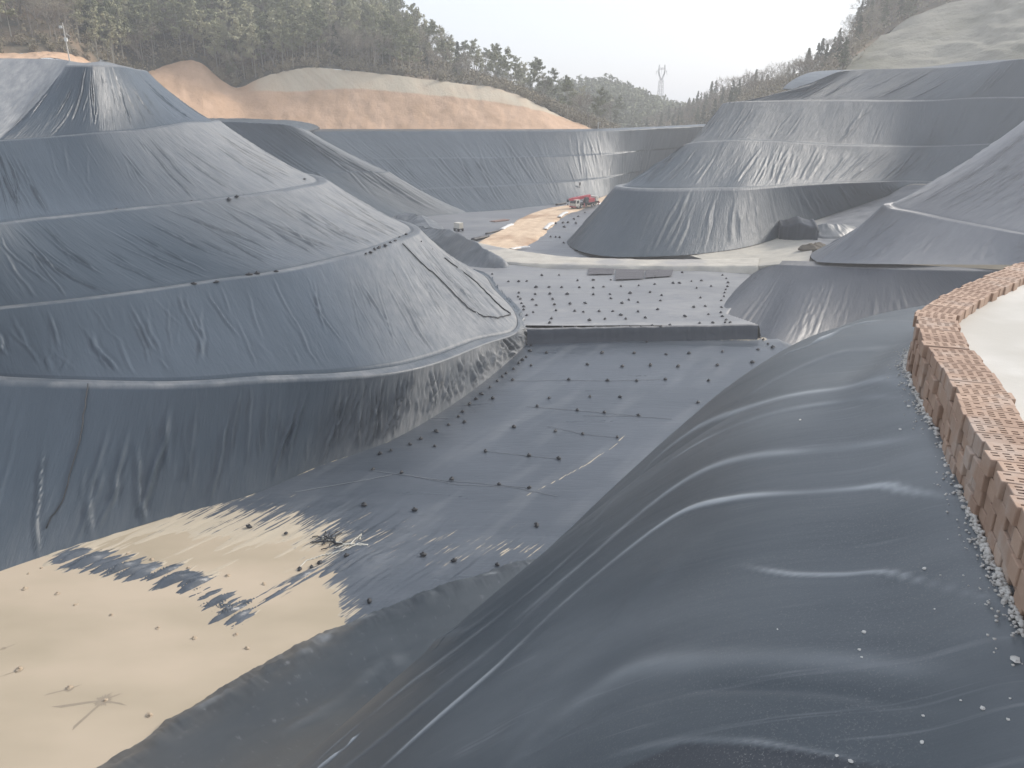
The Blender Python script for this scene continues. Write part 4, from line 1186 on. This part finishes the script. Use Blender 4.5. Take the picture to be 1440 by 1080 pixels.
# ------------------------------------------------------------------ COVERED HEAPS
def heap(name, ridge, hts, wid, z0, seed, label, mat=None):
    """tarpaulin draped over a heap: ridge polyline in plan with heights and half widths"""
    ridge = np.array(ridge, float); tt = np.linspace(0, len(ridge) - 1, 90)
    c = cat(ridge, tt); h = np.interp(tt, np.arange(len(hts)), hts); w = np.interp(tt, np.arange(len(wid)), wid)
    d = np.gradient(c, axis=0); d /= np.linalg.norm(d, axis=1, keepdims=True); nn = np.stack([-d[:, 1], d[:, 0]], -1)
    rows = []
    for f_ in np.linspace(-1, 1, 60):
        z = z0 + h * (1 - abs(f_)) ** .85 * (1 - .15 * abs(f_))
        o_ = f_ * w * (1 + .12 * vnoise(tt * 1.3, tt * 0 + f_, seed))
        rows.append(np.concatenate([c + nn * o_[:, None], z[:, None]], 1))
    V = np.array(rows); nr_ = normals(V)
    U = np.broadcast_to(np.r_[0, np.cumsum(np.linalg.norm(np.diff(c, axis=0), axis=1))][None], V.shape[:2]); W = np.abs(np.linspace(-1, 1, 60))[:, None] * w[None]
    dd_ = .6 * fbm(U / 4.0, W / 3.0, seed, 2) + .30 * (.4 - np.abs(vnoise(U / 1.5 + .25 * W, W / 3.5, seed + 2))) + .14 * (.4 - np.abs(vnoise(U / .6 - .3 * W, W / 2.2, seed + 4)))
    V = V + nr_ * (dd_ * np.clip((1.02 - np.abs(np.linspace(-1, 1, 60))) * 6, 0, 1)[:, None])[..., None]
    me_ = grid_mesh(name, V, np.stack([U, W], -1), {'dust': np.full(V.shape[:2], .4)})
    return tag(link(name, me_, mat or M['liner']), label, 'heap')


def at(px_, py_, z): return P(px_, py_, z)[:2]


heap('covered_heap', [at(544, 308, -29), at(556, 302, -28.5), at(572, 300, -28), at(592, 303, -28), at(612, 318, -29)], (1.5, 2.6, 3.4, 3.4, .6), (3, 4, 5, 5, 3), -31, 301, 'crumpled grey tarpaulin heap, small one behind the left mound')
heap('covered_heap', [at(590, 322, -29), at(610, 327, -29), at(632, 333, -28.8), (-6.6, 150), (-3.2, 146.5), (-.5, 144.5)], (2.4, 2.6, 3.0, 4.3, 2.2, .3), (3, 3.2, 3.6, 4.4, 3.6, 1.5), -30.4, 302, 'large dark heap under creased tarpaulin at the end of the cross track')
# covered block in the valley on the right
vx, vy, vd = proj(VALV)
def val_at(x, y): return VALV[np.argmin((vx - x) ** 2 + (vy - y) ** 2)].copy()


mb = MB()
bl = [P(1096, 335, -28.4), P(1148, 337, -28.0), P(1146, 318, -26.0), P(1104, 318, -26.0)]
g = []
c_f = np.array([val_at(1094, 336), val_at(1120, 338), val_at(1150, 338)]) - np.array((0, 0, .3)); c_b = c_f + np.array((1.5, 7, .6))
prof = ((0, 0), (.02, .5), (.05, .94), (.1, 1.0), (.5, 1.04), (1.0, .98), (1.02, .1))
rows = []
for u_, h_ in prof:
    r_ = []
    for t_ in np.linspace(0, 1, 44):
        a_ = np.array([np.interp(t_, (0, .5, 1), c_f[:, i]) for i in range(3)]); b_ = np.array([np.interp(t_, (0, .5, 1), c_b[:, i]) for i in range(3)])
        p = lerp(a_, b_, u_); sl = min(1, t_ * 22, (1 - t_) * 22); p[2] += 3.3 * h_ * sl ** .5 * (1 - .12 * math.sin(t_ * 9)); r_.append(p)
    rows.append(r_)
V = np.array(rows); tt_ = np.linspace(0, 1, len(rows)); V2 = np.array([[np.interp(k, np.arange(len(rows)), V[:, j, i]) for i in range(3)] for k in np.linspace(0, len(rows) - 1, 40) for j in range(44)]).reshape(40, 44, 3)
V2 += normals(V2) * (.18 * fbm(np.arange(44) / 4., np.zeros(44), 311, 3)[None, :] * np.ones((40, 1)))[..., None]
tag(link('covered_block', grid_mesh('covered_block', V2, V2[..., :2], {'dust': np.zeros(V2.shape[:2])}), M['liner_dark']), 'square block under dark sheeting at the foot of the right mounds', 'covered stack')
heap('covered_heap', [val_at(1148, 331)[:2], val_at(1166, 330)[:2], val_at(1190, 325)[:2], val_at(1206, 318)[:2]], (2.2, 2.4, 2.0, .6), (3.5, 4, 3.5, 2), float(val_at(1166, 330)[2]) - .4, 303, 'low crumpled pale sheet beside the square covered block')
heap('earth_heap', [val_at(1126, 352)[:2], val_at(1137, 351)[:2], val_at(1148, 349)[:2], val_at(1160, 346)[:2]], (.4, 1.2, 1.3, .4), (1.0, 1.6, 1.6, .8), float(val_at(1140, 350)[2]) - .25, 304, 'small dark brown heap on the pale ground by the creased mound', rough_mat('dark_soil', (.05, .045, .035), (.11, .09, .065), 1.5))

# ------------------------------------------------------------------ TRUCK CRANE
red = plain_mat('red_paint', (.46, .055, .075), .4); white = plain_mat('cream_paint', (.62, .59, .52), .45)
dark = plain_mat('dark_metal', (.03, .03, .033), .5); glass = plain_mat('cab_glass', (.025, .03, .035), .12); hub = plain_mat('hub', (.45, .44, .42), .5)
gl = P(822, 291, -30.6); hd = math.atan2(-10, -9.2)
cr = tag(empty('truck_crane', (gl[0], gl[1], -30.62), hd), 'red truck crane with folded boom and cream cab parked on the haul road', 'truck crane')
mb = MB(); mb.box((-.6, 0, 1.0), (11.2, .95, .45), bev=.05); mb.box((-.9, 0, 1.32), (9.6, 2.5, .16), bev=.05); mb.box((-5.9, 0, .95), (.35, 2.4, .35)); mb.box((1.6, 0, .95), (.5, 2.5, .5)); mb.box((-4.2, 0, .95), (.5, 2.5, .5))
mb.build('chassis', dark, cr)
mb = MB(); mb.prism([(3.9, .75), (5.75, .75), (5.85, 1.55), (5.55, 2.6), (3.9, 2.65)], -1.22, 1.22); cab = mb.build('cab', white, cr)
mb = MB(); mb.prism([(5.845, 1.62), (5.86, 1.62), (5.60, 2.5), (5.585, 2.5)], -1.05, 1.05); mb.build('windscreen', glass, cab)
for sgn in (-1, 1):
    mb = MB(); mb.prism([(4.3, 1.6), (5.5, 1.6), (5.3, 2.42), (4.3, 2.42)], sgn * 1.223, sgn * 1.235); mb.build('side_window', glass, cab)
    mb = MB(); mb.box((5.86, sgn * .85, .98), (.08, .35, .2), bev=.03); mb.build('headlight', hub, cab)
mb = MB(); mb.box((5.86, 0, .62), (.2, 2.45, .3), bev=.05); mb.build('bumper', red, cr)
mb = MB(); mb.prism([(-3.6, 1.42), (-.6, 1.42), (-.6, 2.0), (-1.4, 2.5), (-3.6, 2.5)], -1.1, 1.1); mb.build('turntable', red, cr)
mb = MB(); mb.prism([(-.4, 1.5), (1.1, 1.5), (1.1, 2.3), (.6, 2.95), (-.4, 2.95)], .35, 1.25); oc = mb.build('operator_cab', dark, cr)
mb = MB(); mb.prism([(1.105, 1.7), (1.12, 1.7), (1.12, 2.25), (1.105, 2.25)], .42, 1.18); mb.build('pane', glass, oc)
mb = MB(); mb.box((-4.7, 0, 2.25), (1.3, 2.5, 1.3), bev=.1); mb.build('counterweight', white, cr)
mb = MB(); mb.box((1.6, -.25, 2.92), (9.0, .78, .82), bev=.12, ry=.03); mb.box((6.2, -.25, 2.80), (1.8, .62, .64), bev=.1, ry=.03); mb.box((7.2, -.25, 2.72), (1.0, .5, .5), bev=.08, ry=.03); bo = mb.build('boom', red, cr)
mb = MB(); mb.box((7.75, -.25, 2.55), (.5, .7, .75), bev=.1); mb.build('boom_head', dark, bo)
mb = MB(); mb.tube([(7.8, -.25, 2.3), (7.8, -.25, 1.6)], .03); mb.box((7.8, -.25, 1.45), (.25, .3, .45), bev=.06); mb.build('hook_block', dark, bo)
mb = MB(); mb.tube([(-.2, -.25, 1.6), (2.2, -.25, 2.6)], .14, 8); mb.build('lift_cylinder', hub, cr)
for x in (4.6, 3.1, -2.2, -3.6):
    for sgn in (-1, 1):
        mb = MB(); mb.tube([(x, sgn * .86, .54), (x, sgn * .92, .54), (x, sgn * 1.18, .54), (x, sgn * 1.22, .54)], [.48, .54, .54, .48], 18); wh = mb.build('wheel', dark, cr)
        mb = MB(); mb.tube([(x, sgn * 1.15, .54), (x, sgn * 1.235, .54)], [.3, .22], 12); mb.build('rim', hub, wh)
for x in (1.9, -5.4):
    for sgn in (-1, 1):
        mb = MB(); mb.box((x, sgn * 1.28, 1.0), (.25, .22, .9), bev=.04); mb.box((x, sgn * 1.28, .45), (.42, .36, .1)); mb.build('outrigger', red, cr)

# small cargo cart
gp = P(645, 325, -31); cc = tag(empty('cargo_cart', (gp[0], gp[1], -30.98), 2.4), 'small cart with a cream box body standing alone on the far floor', 'cart')
mb = MB(); mb.box((0, 0, .62), (2.3, 1.4, .22), bev=.04); mb.tube([(1.1, 0, .6), (2.0, 0, .55)], .05); mb.build('chassis', dark, cc)
mb = MB(); mb.box((-.05, 0, 1.42), (1.9, 1.5, 1.35), bev=.06); bx_ = mb.build('box_body', white, cc)
mb = MB(); mb.box((-1.01, 0, 1.4), (.03, 1.2, 1.1)); mb.build('door', plain_mat('door_paint', (.5, .47, .4)), bx_)
for x in (-.7, .7):
    for sgn in (-1, 1):
        mb = MB(); mb.tube([(x, sgn * .62, .32), (x, sgn * .8, .32)], .32, 14); mb.build('wheel', dark, cc)

# stack of boards, rolls of liner, white strips, post
wood = plain_mat('board', (.26, .17, .14), .8); bs = tag(empty('board_stack', tuple(P(702, 311, -31)), .75), 'flat stack of brown boards beside the haul road', 'board stack')
for k in range(9):
    mb = MB(); mb.box(((k % 3) * .06, -1.0 + (k % 5) * .5, .1 + (k // 5) * .14), (5.2 + random.uniform(-.5, .5), .42, .12), rz=random.uniform(-.03, .03)); mb.build('board', wood, bs)
for (x0, y0, x1, y1, r, lab) in ((664, 338, 687, 333, .42, 'black roll of liner at the left edge of the haul road, near the large heap'), (683, 329, 708, 323, .2, 'thin black roll of liner beside the haul road, between the cart and the track'), (782, 288, 796, 285.5, .3, 'black roll of liner lying at the foot of the back slope by the crane')):
    a_, b_ = P(x0, y0, -30.75), P(x1, y1, -30.75)
    mb = MB(); mb.tube([lerp(a_, b_, f_) + np.array((0, .12 * math.sin(f_ * 9), .25 * r)) for f_ in np.linspace(0, 1, 9)], [r * (1 + .12 * math.sin(k * 2)) for k in range(9)], 10)
    tag(mb.build('liner_roll', mh, smooth=True), lab, 'roll')
mwp = plain_mat('white_sheet', (.72, .71, .68), .5)
for pts, lab in ((((766, 322), (771, 317), (777, 313)), 'white sheet strip on the right edge of the haul road, nearer the cross track'), (((786, 305), (791, 301), (797, 298)), 'white sheet strip on the right edge of the haul road, nearer the crane'), (((705, 322), (713, 318), (720, 315)), 'white sheet strip on the left edge of the haul road by the boards'), (((840, 287), (848, 285), (855, 282)), 'white sheet strip lying behind the truck crane'), (((718, 350), (730, 348), (742, 347)), 'white sheet strip where the haul road meets the cross track')):
    c = np.array([P(x, y, -30.55) for x, y in pts]); V = []
    for o_, z_ in ((-.6, -.1), (-.5, .1), (0, .2), (.5, .1), (.6, -.1)):
        tq = np.linspace(0, 2, 20); l_ = cat(c, tq); l_[:, 0] += o_ * (1 + .3 * vnoise(tq * 4, tq * 0 + o_, 3)); l_[:, 2] += z_ + .08 * vnoise(tq * 6, tq * 0 + o_, 4); V.append(l_)
    tag(link('plastic_sheet', grid_mesh('plastic_sheet', np.array(V)), mwp), lab, 'sheet')
gp = P(815, 279, -31)
mb = MB(); mb.tube([(gp[0], gp[1], -31.2), (gp[0], gp[1], -28.2), (gp[0] - .05, gp[1], -25.6)], [.14, .13, .1], 6); mb.box((gp[0], gp[1], -26.3), (.5, .4, .9), bev=.05)
tag(mb.build('post', dark), 'thin dark post standing behind the truck crane', 'post')

# crooked utility pole with lamp boxes on the mound top
conc = plain_mat('pale_pole', (.62, .58, .52), .8)
g0 = D(97, 80, 124)
pl = tag(empty('utility_pole', tuple(g0)), 'slim pale pole with small white boxes on top of the left mound', 'utility pole')
mb = MB(); mb.tube([(0, 0, -1), (-.03, 0, 2.4), (-.05, 0, 4.6)], [.1, .085, .06], 8); mb.build('pole', conc, pl)
mb = MB(); mb.tube([(-.55, 0, 3.75), (.1, 0, 4.05)], .05); mb.tube([(0, 0, 3.3), (.75, 0, 2.75)], .035); mb.build('crossarm', conc, pl)
mb = MB(); mb.box((-.42, -.02, 4.05), (.34, .26, .34), bev=.05); mb.build('lamp', mwp, pl)
mb = MB(); mb.box((.1, -.14, 2.35), (.42, .3, .5), bev=.04); mb.build('meter_box', mwp, pl)
g1 = D(841, 183, 300)
pl = tag(empty('utility_pole', tuple(g1)), 'small white pole on the rim where the orange cut ends', 'utility pole')
mb = MB(); mb.tube([(0, 0, -.5), (0, 0, 2.8)], [.14, .1], 8); mb.build('pole', mwp, pl)
mb = MB(); mb.tube([(-.4, 0, 2.4), (.9, 0, 2.6)], .07); mb.build('crossarm', mwp, pl)

# lattice tower far off
def tower(loc, H):
    t_ = tag(empty('lattice_tower', loc, .25), 'tall grey lattice power tower with a forked top on the far ridge', 'power tower')
    st = plain_mat('galvanised', (.30, .30, .31), .5, .3)
    mb = MB(); w0, w1 = 3.0, 1.7; r = .22
    zs = np.linspace(0, H * .68, 9)
    cr_ = [(1, 1), (1, -1), (-1, -1), (-1, 1)]
    def cp_(k, z): w = w0 + (w1 - w0) * z / (H * .68); return (cr_[k][0] * w, cr_[k][1] * w, z)
    for k in range(4): mb.tube([cp_(k, z) for z in zs], r, 4)
    for i in range(8):
        for k in range(4):
            mb.tube([cp_(k, zs[i]), cp_((k + 1) % 4, zs[i + 1])], r * .6, 3); mb.tube([cp_((k + 1) % 4, zs[i]), cp_(k, zs[i + 1])], r * .6, 3)
    mb.build('mast', st, t_)
    zt_ = H * .68
    for sg_ in (-1, 1):
        mb = MB()
        for y in (-.8, .8):
            mb.tube([(0, y, zt_), (sg_ * 2.6, y, H * .80), (sg_ * 3.4, y, H * .9), (sg_ * 3.0, y, H)], .28, 4)
            mb.tube([(sg_ * 1.2, y, zt_), (sg_ * 3.3, y, H * .82), (sg_ * 3.4, y, H * .9)], .2, 4)
        mb.tube([(sg_ * 3.2, 0, H * .9), (sg_ * 5.6, 0, H * .865), (sg_ * 6.2, 0, H * .80)], .26, 4)
        mb.tube([(sg_ * 3.2, 0, H * .84), (sg_ * 5.6, 0, H * .865)], .2, 4)
        mb.build('arm', st, t_)
    mb = MB(); mb.tube([(-3.3, 0, H * .93), (3.3, 0, H * .93)], .34, 4); mb.tube([(-3.3, .8, H * .9), (3.3, .8, H * .9)], .24, 4); mb.tube([(0, 0, H * .93), (0, 0, H * .8)], .15, 4); mb.build('bridge', st, t_)


tb = D(927, 158, 860)
tower(tuple(tb), D(927, 91, 860)[2] - tb[2])

# ------------------------------------------------------------------ TREES
def quad_cloud(pts, size, seed, flat=.35):
    rg = np.random.default_rng(seed); n_ = len(pts)
    d1 = rg.normal(size=(n_, 3)); d1 /= np.linalg.norm(d1, axis=1, keepdims=True)
    d2 = np.cross(d1, rg.normal(size=(n_, 3))); d2 /= np.linalg.norm(d2, axis=1, keepdims=True)
    sz = size * rg.uniform(.6, 1.3, (n_, 1))
    v = np.stack([pts - d1 * sz, pts + d2 * sz * flat, pts + d1 * sz, pts - d2 * sz * flat], 1).reshape(-1, 3)
    return v


def leaf_mat(name, c1, c2, c3):
    m_, nt_, b_ = new_mat(name)
    oi = N(nt_, 'ShaderNodeObjectInfo'); tc_ = N(nt_, 'ShaderNodeTexCoord')
    n_ = N(nt_, 'ShaderNodeTexNoise', Scale=.55, Detail=3.0); L(nt_, tc_.outputs['Object'], n_.inputs['Vector'])
    c_ = mix(nt_, ramp(nt_, n_.outputs[0], [(.35, 0.0), (.65, 1.0)]), c1, c2)
    c_ = mix(nt_, ramp(nt_, oi.outputs['Random'], [(.15, 0.0), (.95, 1.0)]), c_, c3)
    L(nt_, c_, b_.inputs['Base Color']); b_.inputs['Roughness'].default_value = .8; b_.inputs['Specular IOR Level'].default_value = .2
    return m_


mleaf = {'bamboo': leaf_mat('bamboo_leaf', (.105, .12, .06), (.24, .25, .14), (.38, .365, .235)),
         'conifer': leaf_mat('conifer_leaf', (.05, .065, .034), (.10, .12, .065), (.17, .18, .105)),
         'bare': leaf_mat('bare_twig', (.17, .135, .10), (.26, .22, .165), (.33, .295, .22)),
         'shrub': leaf_mat('shrub_leaf', (.15, .135, .085), (.26, .23, .15), (.28, .235, .16))}
mtrunk = {'bamboo': plain_mat('pale_bark', (.33, .31, .26), .8), 'conifer': plain_mat('dark_bark', (.10, .08, .06), .9), 'bare': plain_mat('grey_bark', (.24, .215, .18), .9), 'shrub': plain_mat('shrub_bark', (.14, .11, .08), .9)}


def cloud_mesh(name, v, mat):
    n_ = len(v) // 4; me_ = bpy.data.meshes.new(name)
    me_.vertices.add(len(v)); me_.vertices.foreach_set('co', v.reshape(-1).astype(np.float32))
    me_.loops.add(len(v)); me_.loops.foreach_set('vertex_index', np.arange(len(v), dtype=np.int32))
    me_.polygons.add(n_); me_.polygons.foreach_set('loop_start', np.arange(0, len(v), 4, dtype=np.int32))
    me_.update(calc_edges=True); me_.materials.append(mat)
    return me_


def make_tree(kind, seed):
    rg = np.random.default_rng(seed); mb = MB(); pts = []
    if kind == 'bamboo':            # slender pale stems, feathery crown high up
        H = 15; ln = rg.uniform(-.8, .8, 2)
        path = [np.array((ln[0] * (z / H) ** 2, ln[1] * (z / H) ** 2, z)) for z in np.linspace(-1, H, 8)]
        mb.tube(path, list(np.linspace(.17, .03, 8)), 5)
        for k in range(26):
            z = rg.uniform(.34, 1.0) * H; b0 = np.array((ln[0] * (z / H) ** 2, ln[1] * (z / H) ** 2, z)); a = rg.uniform(0, 6.28)
            ext_ = (1.0 + 2.0 * math.sin(math.pi * min(1, (z / H - .25) / .75) ** .8)) * rg.uniform(.6, 1.15)
            tip = b0 + np.array((math.cos(a) * ext_, math.sin(a) * ext_, rg.uniform(.3, 1.4)))
            mb.tube([b0 - (0, 0, .3), (b0 + tip) / 2 + (0, 0, .25), tip], [.05, .03, .012], 3, cap=False)
            for f in rg.uniform(.3, 1.15, 34):
                pts.append(b0 + (tip - b0) * f + rg.normal(0, .30, 3) * (1, 1, .8))
        v = quad_cloud(np.array(pts), .46, seed, .45)
    elif kind == 'conifer':
        H = 13; mb.tube([(0, 0, -1), (0, 0, H * .5), (0, 0, H)], [.2, .13, .02], 5)
        for k in range(70):
            t_ = rg.uniform(.12, 1.0) ** .9; z = t_ * H; a = rg.uniform(0, 6.28); r_ = (1 - t_) * 3.3 * rg.uniform(.65, 1.15) + .25
            for f in rg.uniform(.15, 1.05, 20):
                pts.append((math.cos(a) * r_ * f + rg.normal(0, .16), math.sin(a) * r_ * f + rg.normal(0, .16), z - .45 * r_ * f + rg.normal(0, .16)))
        v = quad_cloud(np.array(pts), .42, seed, .5)
    elif kind == 'bare':
        H = 12
        def br(p, d, l, r, lev):
            e_ = p + d * l; mid = (p + e_) / 2 + rg.normal(0, l * .05, 3)
            mb.tube([p, mid, e_], [r, r * .8, r * .6], 4 if lev < 2 else 3, cap=False)
            if lev >= 4:
                for f in rg.uniform(.2, 1.3, 7): pts.append(p + (e_ - p) * f + rg.normal(0, .25, 3))
                return
            for k in range(3 if lev else 4):
                q_ = d + rg.normal(0, .42, 3); q_[2] = q_[2] * .7 + .28; q_ /= np.linalg.norm(q_)
                br(p + d * l * rg.uniform(.55, 1.0), q_, l * rg.uniform(.55, .8), r * .55, lev + 1)
        br(np.array((0, 0, -1.)), np.array((rg.normal(0, .05), rg.normal(0, .05), 1.)), 5.5, .2, 0)
        v = quad_cloud(np.array(pts), .26, seed, .22)
    else:
        for k in range(9):
            a = rg.uniform(0, 6.28); t_ = np.array((math.cos(a) * rg.uniform(.4, 1.5), math.sin(a) * rg.uniform(.4, 1.5), rg.uniform(.8, 2.4)))
            mb.tube([(0, 0, -.4), t_ * .5 + (0, 0, .2), t_], [.06, .04, .015], 3, cap=False)
            for f in rg.uniform(.3, 1.1, 34): pts.append(t_ * f + rg.normal(0, .28, 3))
        v = quad_cloud(np.array(pts), .24, seed, .45)
    tm = mb.mesh(kind + '_trunk'); tm.materials.append(mtrunk[kind])
    return tm, cloud_mesh(kind + '_crown', v, mleaf[kind])


PROTO = {k: [make_tree(k, 500 + 17 * i + 100 * j) for i in range(n_)] for j, (k, n_) in enumerate((('bamboo', 4), ('conifer', 3), ('bare', 4), ('shrub', 3)))}
NAMES = {'bamboo': 'feathery_tree', 'conifer': 'conifer_tree', 'bare': 'bare_tree', 'shrub': 'shrub'}


NPL = {}


def plant(p, kind, sc, side_):
    if kind != 'shrub' and NPL.get(kind, 0) >= 295: kind = 'bare' if NPL.get('bare', 0) < 295 else 'conifer'
    NPL[kind] = NPL.get(kind, 0) + 1
    label, group = LB[(kind, side_)]
    tm, cm = random.choice(PROTO[kind])
    o = empty(NAMES[kind], tuple(p), random.uniform(0, 6.28)); s_ = sc * random.uniform(.82, 1.18); o.scale = (s_ * random.uniform(.9, 1.1), s_ * random.uniform(.9, 1.1), s_)
    tag(o, label, 'shrub' if kind == 'shrub' else 'tree', group)
    for nm, me_ in (('trunk' if kind != 'shrub' else 'stem', tm), ('crown', cm)):
        c_ = bpy.data.objects.new(nm, me_); COL.objects.link(c_); c_.parent = o
    return o


def candidates(V, n, rows):
    """random points of a loft grid (rows r0..r1), spread evenly over the picture area they cover"""
    sub = V[rows[0]:rows[1]].reshape(-1, 3); x, y, d_ = proj(sub)
    ok = (x > -60) & (x < 1500) & (y > -4) & (y < 230)
    sub = sub[ok]; x = x[ok]; y = y[ok]
    idx = np.random.default_rng(n).permutation(len(sub)); out = []
    return sub[idx], x[idx], y[idx]


def scatter(V, rows, nmax, mind, choose, maxy=230):
    S, x, y = candidates(V, nmax, rows); acc = []
    for p, a_, b_ in zip(S, x, y):
        if b_ > maxy: continue
        md = mind * (300 / p[1]) * (.72 if a_ > 470 and mind > 12 else 1)
        if all((a_ - q_[0]) ** 2 + ((b_ - q_[1]) * 1.9) ** 2 > md * md for q_ in acc):
            acc.append((a_, b_)); choose(p, a_, b_)
        if len(acc) >= nmax: break
    return len(acc)


LB = {('bamboo', 'L'): ('grey green feathery tree with slim pale trunk on the left hillside', 'feathery trees on the left hillside'),
      ('conifer', 'L'): ('dark pointed conifer on the left hillside ridge', 'conifers on the left hillside'),
      ('bare', 'L'): ('leafless brownish tree on the left hillside', 'leafless trees on the left hillside'),
      ('shrub', 'L'): ('low brown green shrub along the top of the orange cut', 'shrubs above the orange cut'),
      ('bamboo', 'R'): ('hazy grey green tree on the right ridge', 'green trees on the right ridge'),
      ('bare', 'R'): ('hazy leafless tree on the right ridge', 'leafless trees on the right ridge'),
      ('conifer', 'R'): ('hazy dark conifer on the right ridge', 'conifers on the right ridge'),
      ('shrub', 'R'): ('small shrub around the grey rock cut', 'shrubs around the grey rock cut')}


def chooseL(p, x, y):
    u = random.random(); ridge = x > 470
    if x < 110:
        kind = 'bare' if u < .8 else 'bamboo'
    elif ridge:
        kind = 'conifer' if u < .15 else ('bare' if u < .48 else 'bamboo')
    else:
        kind = 'bamboo' if u < .62 else ('bare' if u < .80 else 'conifer')
    sc = {'bamboo': 1.15, 'conifer': 1.1, 'bare': 1.1}[kind]
    if x > 620: sc *= .8
    plant(p, kind, sc, 'L')


def chooseR(p, x, y):
    u = random.random()
    kind = 'bare' if u < .5 else ('bamboo' if u < .9 else 'conifer')
    plant(p, kind, .72, 'R')


nL = scatter(HLV, (1, int(HLV.shape[0] * .68)), 540, 14.0, chooseL)
nS = scatter(HLV, (0, 3), 90, 10, lambda p, x, y: plant(p, 'shrub', random.uniform(.8, 1.4), 'L'))
nR = scatter(HRV, (1, int(HRV.shape[0] * .72)), 270, 11, chooseR)
print('TREES', nL, nS, nR)

# brush that fills the ground between the trunks
for nm, G, rows, n_, lab in (('undergrowth', HLV, (1, int(HLV.shape[0] * .68)), 5200, 'olive brown undergrowth between the trees of the left hillside'), ('undergrowth', HRV, (1, int(HRV.shape[0] * .72)), 2600, 'grey green undergrowth on the right ridge')):
    S, x, y = candidates(G, 11, rows); rg = np.random.default_rng(12); S = S[rg.integers(0, len(S), n_)]
    q_ = np.repeat(S, 9, 0) + rg.normal(0, 1, (n_ * 9, 3)) * (1.2, 1.2, .9) + (0, 0, 1.3)
    tag(link(nm, cloud_mesh(nm, quad_cloud(q_, .55, 13, .5), mleaf['shrub']), None, smooth=False), lab, 'undergrowth', kind='stuff')

# forest that covers the distant hill as one mass
pts = []
S, x, y = candidates(HFV, 3, (0, int(HFV.shape[0] * .72)))
for p in S[:1500]:
    h_ = random.uniform(5, 10); w_ = random.uniform(1.6, 3.2)
    for k in range(16): pts.append((p[0] + random.gauss(0, w_ * .5), p[1] + random.gauss(0, w_ * .5), p[2] + h_ * random.random() ** .7))
fm = cloud_mesh('forest', quad_cloud(np.array(pts), 1.3, 77, .6), mleaf['conifer'])
tag(link('forest', fm, None, smooth=False), 'forest covering the distant hazy hill', 'forest', kind='stuff')

# ------------------------------------------------------------------ HAZE
mb = MB(); mb.box((0, 330, 47), (1900, 1500, 190)); hz = mb.mesh('haze')
mv = bpy.data.materials.new('haze'); mv.use_nodes = True; nt = mv.node_tree; nt.nodes.clear()
out = nt.nodes.new('ShaderNodeOutputMaterial'); pv = nt.nodes.new('ShaderNodeVolumePrincipled')
pv.inputs['Color'].default_value = (.94, .95, .97, 1); pv.inputs['Density'].default_value = .0008; pv.inputs['Anisotropy'].default_value = .3
L(nt, pv.outputs[0], out.inputs['Volume'])
tag(link('haze', hz, mv, smooth=False), 'thin pale winter haze filling the valley', 'haze', kind='stuff')

# ------------------------------------------------------------------ LIGHT, SKY, CAMERA
SUN_AZ, SUN_EL = math.radians(64), math.radians(34)     # azimuth to the right of straight ahead
w = bpy.data.worlds.new('World'); scene.world = w; w.use_nodes = True; nt = w.node_tree
bg = nt.nodes['Background']; sky = nt.nodes.new('ShaderNodeTexSky'); sky.sky_type = 'NISHITA'; sky.sun_disc = False
sky.sun_elevation = SUN_EL; sky.sun_rotation = SUN_AZ; sky.air_density = 1.0; sky.dust_density = 2.5; sky.ozone_density = 1.0; sky.altitude = 200
skm = mix(nt, .65, sky.outputs[0], (6.8, 7.2, 7.9))      # thin bright overcast over the clear sky
L(nt, skm, bg.inputs[0]); bg.inputs[1].default_value = .115
sl = bpy.data.lights.new('sun', 'SUN'); sl.energy = 2.6; sl.angle = math.radians(12); sl.color = (1.0, .93, .84)
so = bpy.data.objects.new('sun', sl); COL.objects.link(so)
from mathutils import Vector
dirv = Vector((math.sin(SUN_AZ) * math.cos(SUN_EL), math.cos(SUN_AZ) * math.cos(SUN_EL), math.sin(SUN_EL)))
so.rotation_euler = dirv.to_track_quat('Z', 'Y').to_euler(); so.location = (60, 40, 60)

cam = bpy.data.cameras.new('camera'); cam.sensor_width = 36; cam.lens = FPX / 1440 * 36; cam.clip_start = .05; cam.clip_end = 5000
co = bpy.data.objects.new('camera', cam); COL.objects.link(co); co.location = (0, 0, 0); co.rotation_euler = (math.pi / 2 - PITCH, 0, 0)
scene.camera = co
vs = scene.view_settings; vs.view_transform = 'Standard'; vs.look = 'None'; vs.exposure = .75; vs.gamma = 1
scene.cycles.volume_bounces = 0; scene.cycles.max_bounces = 5
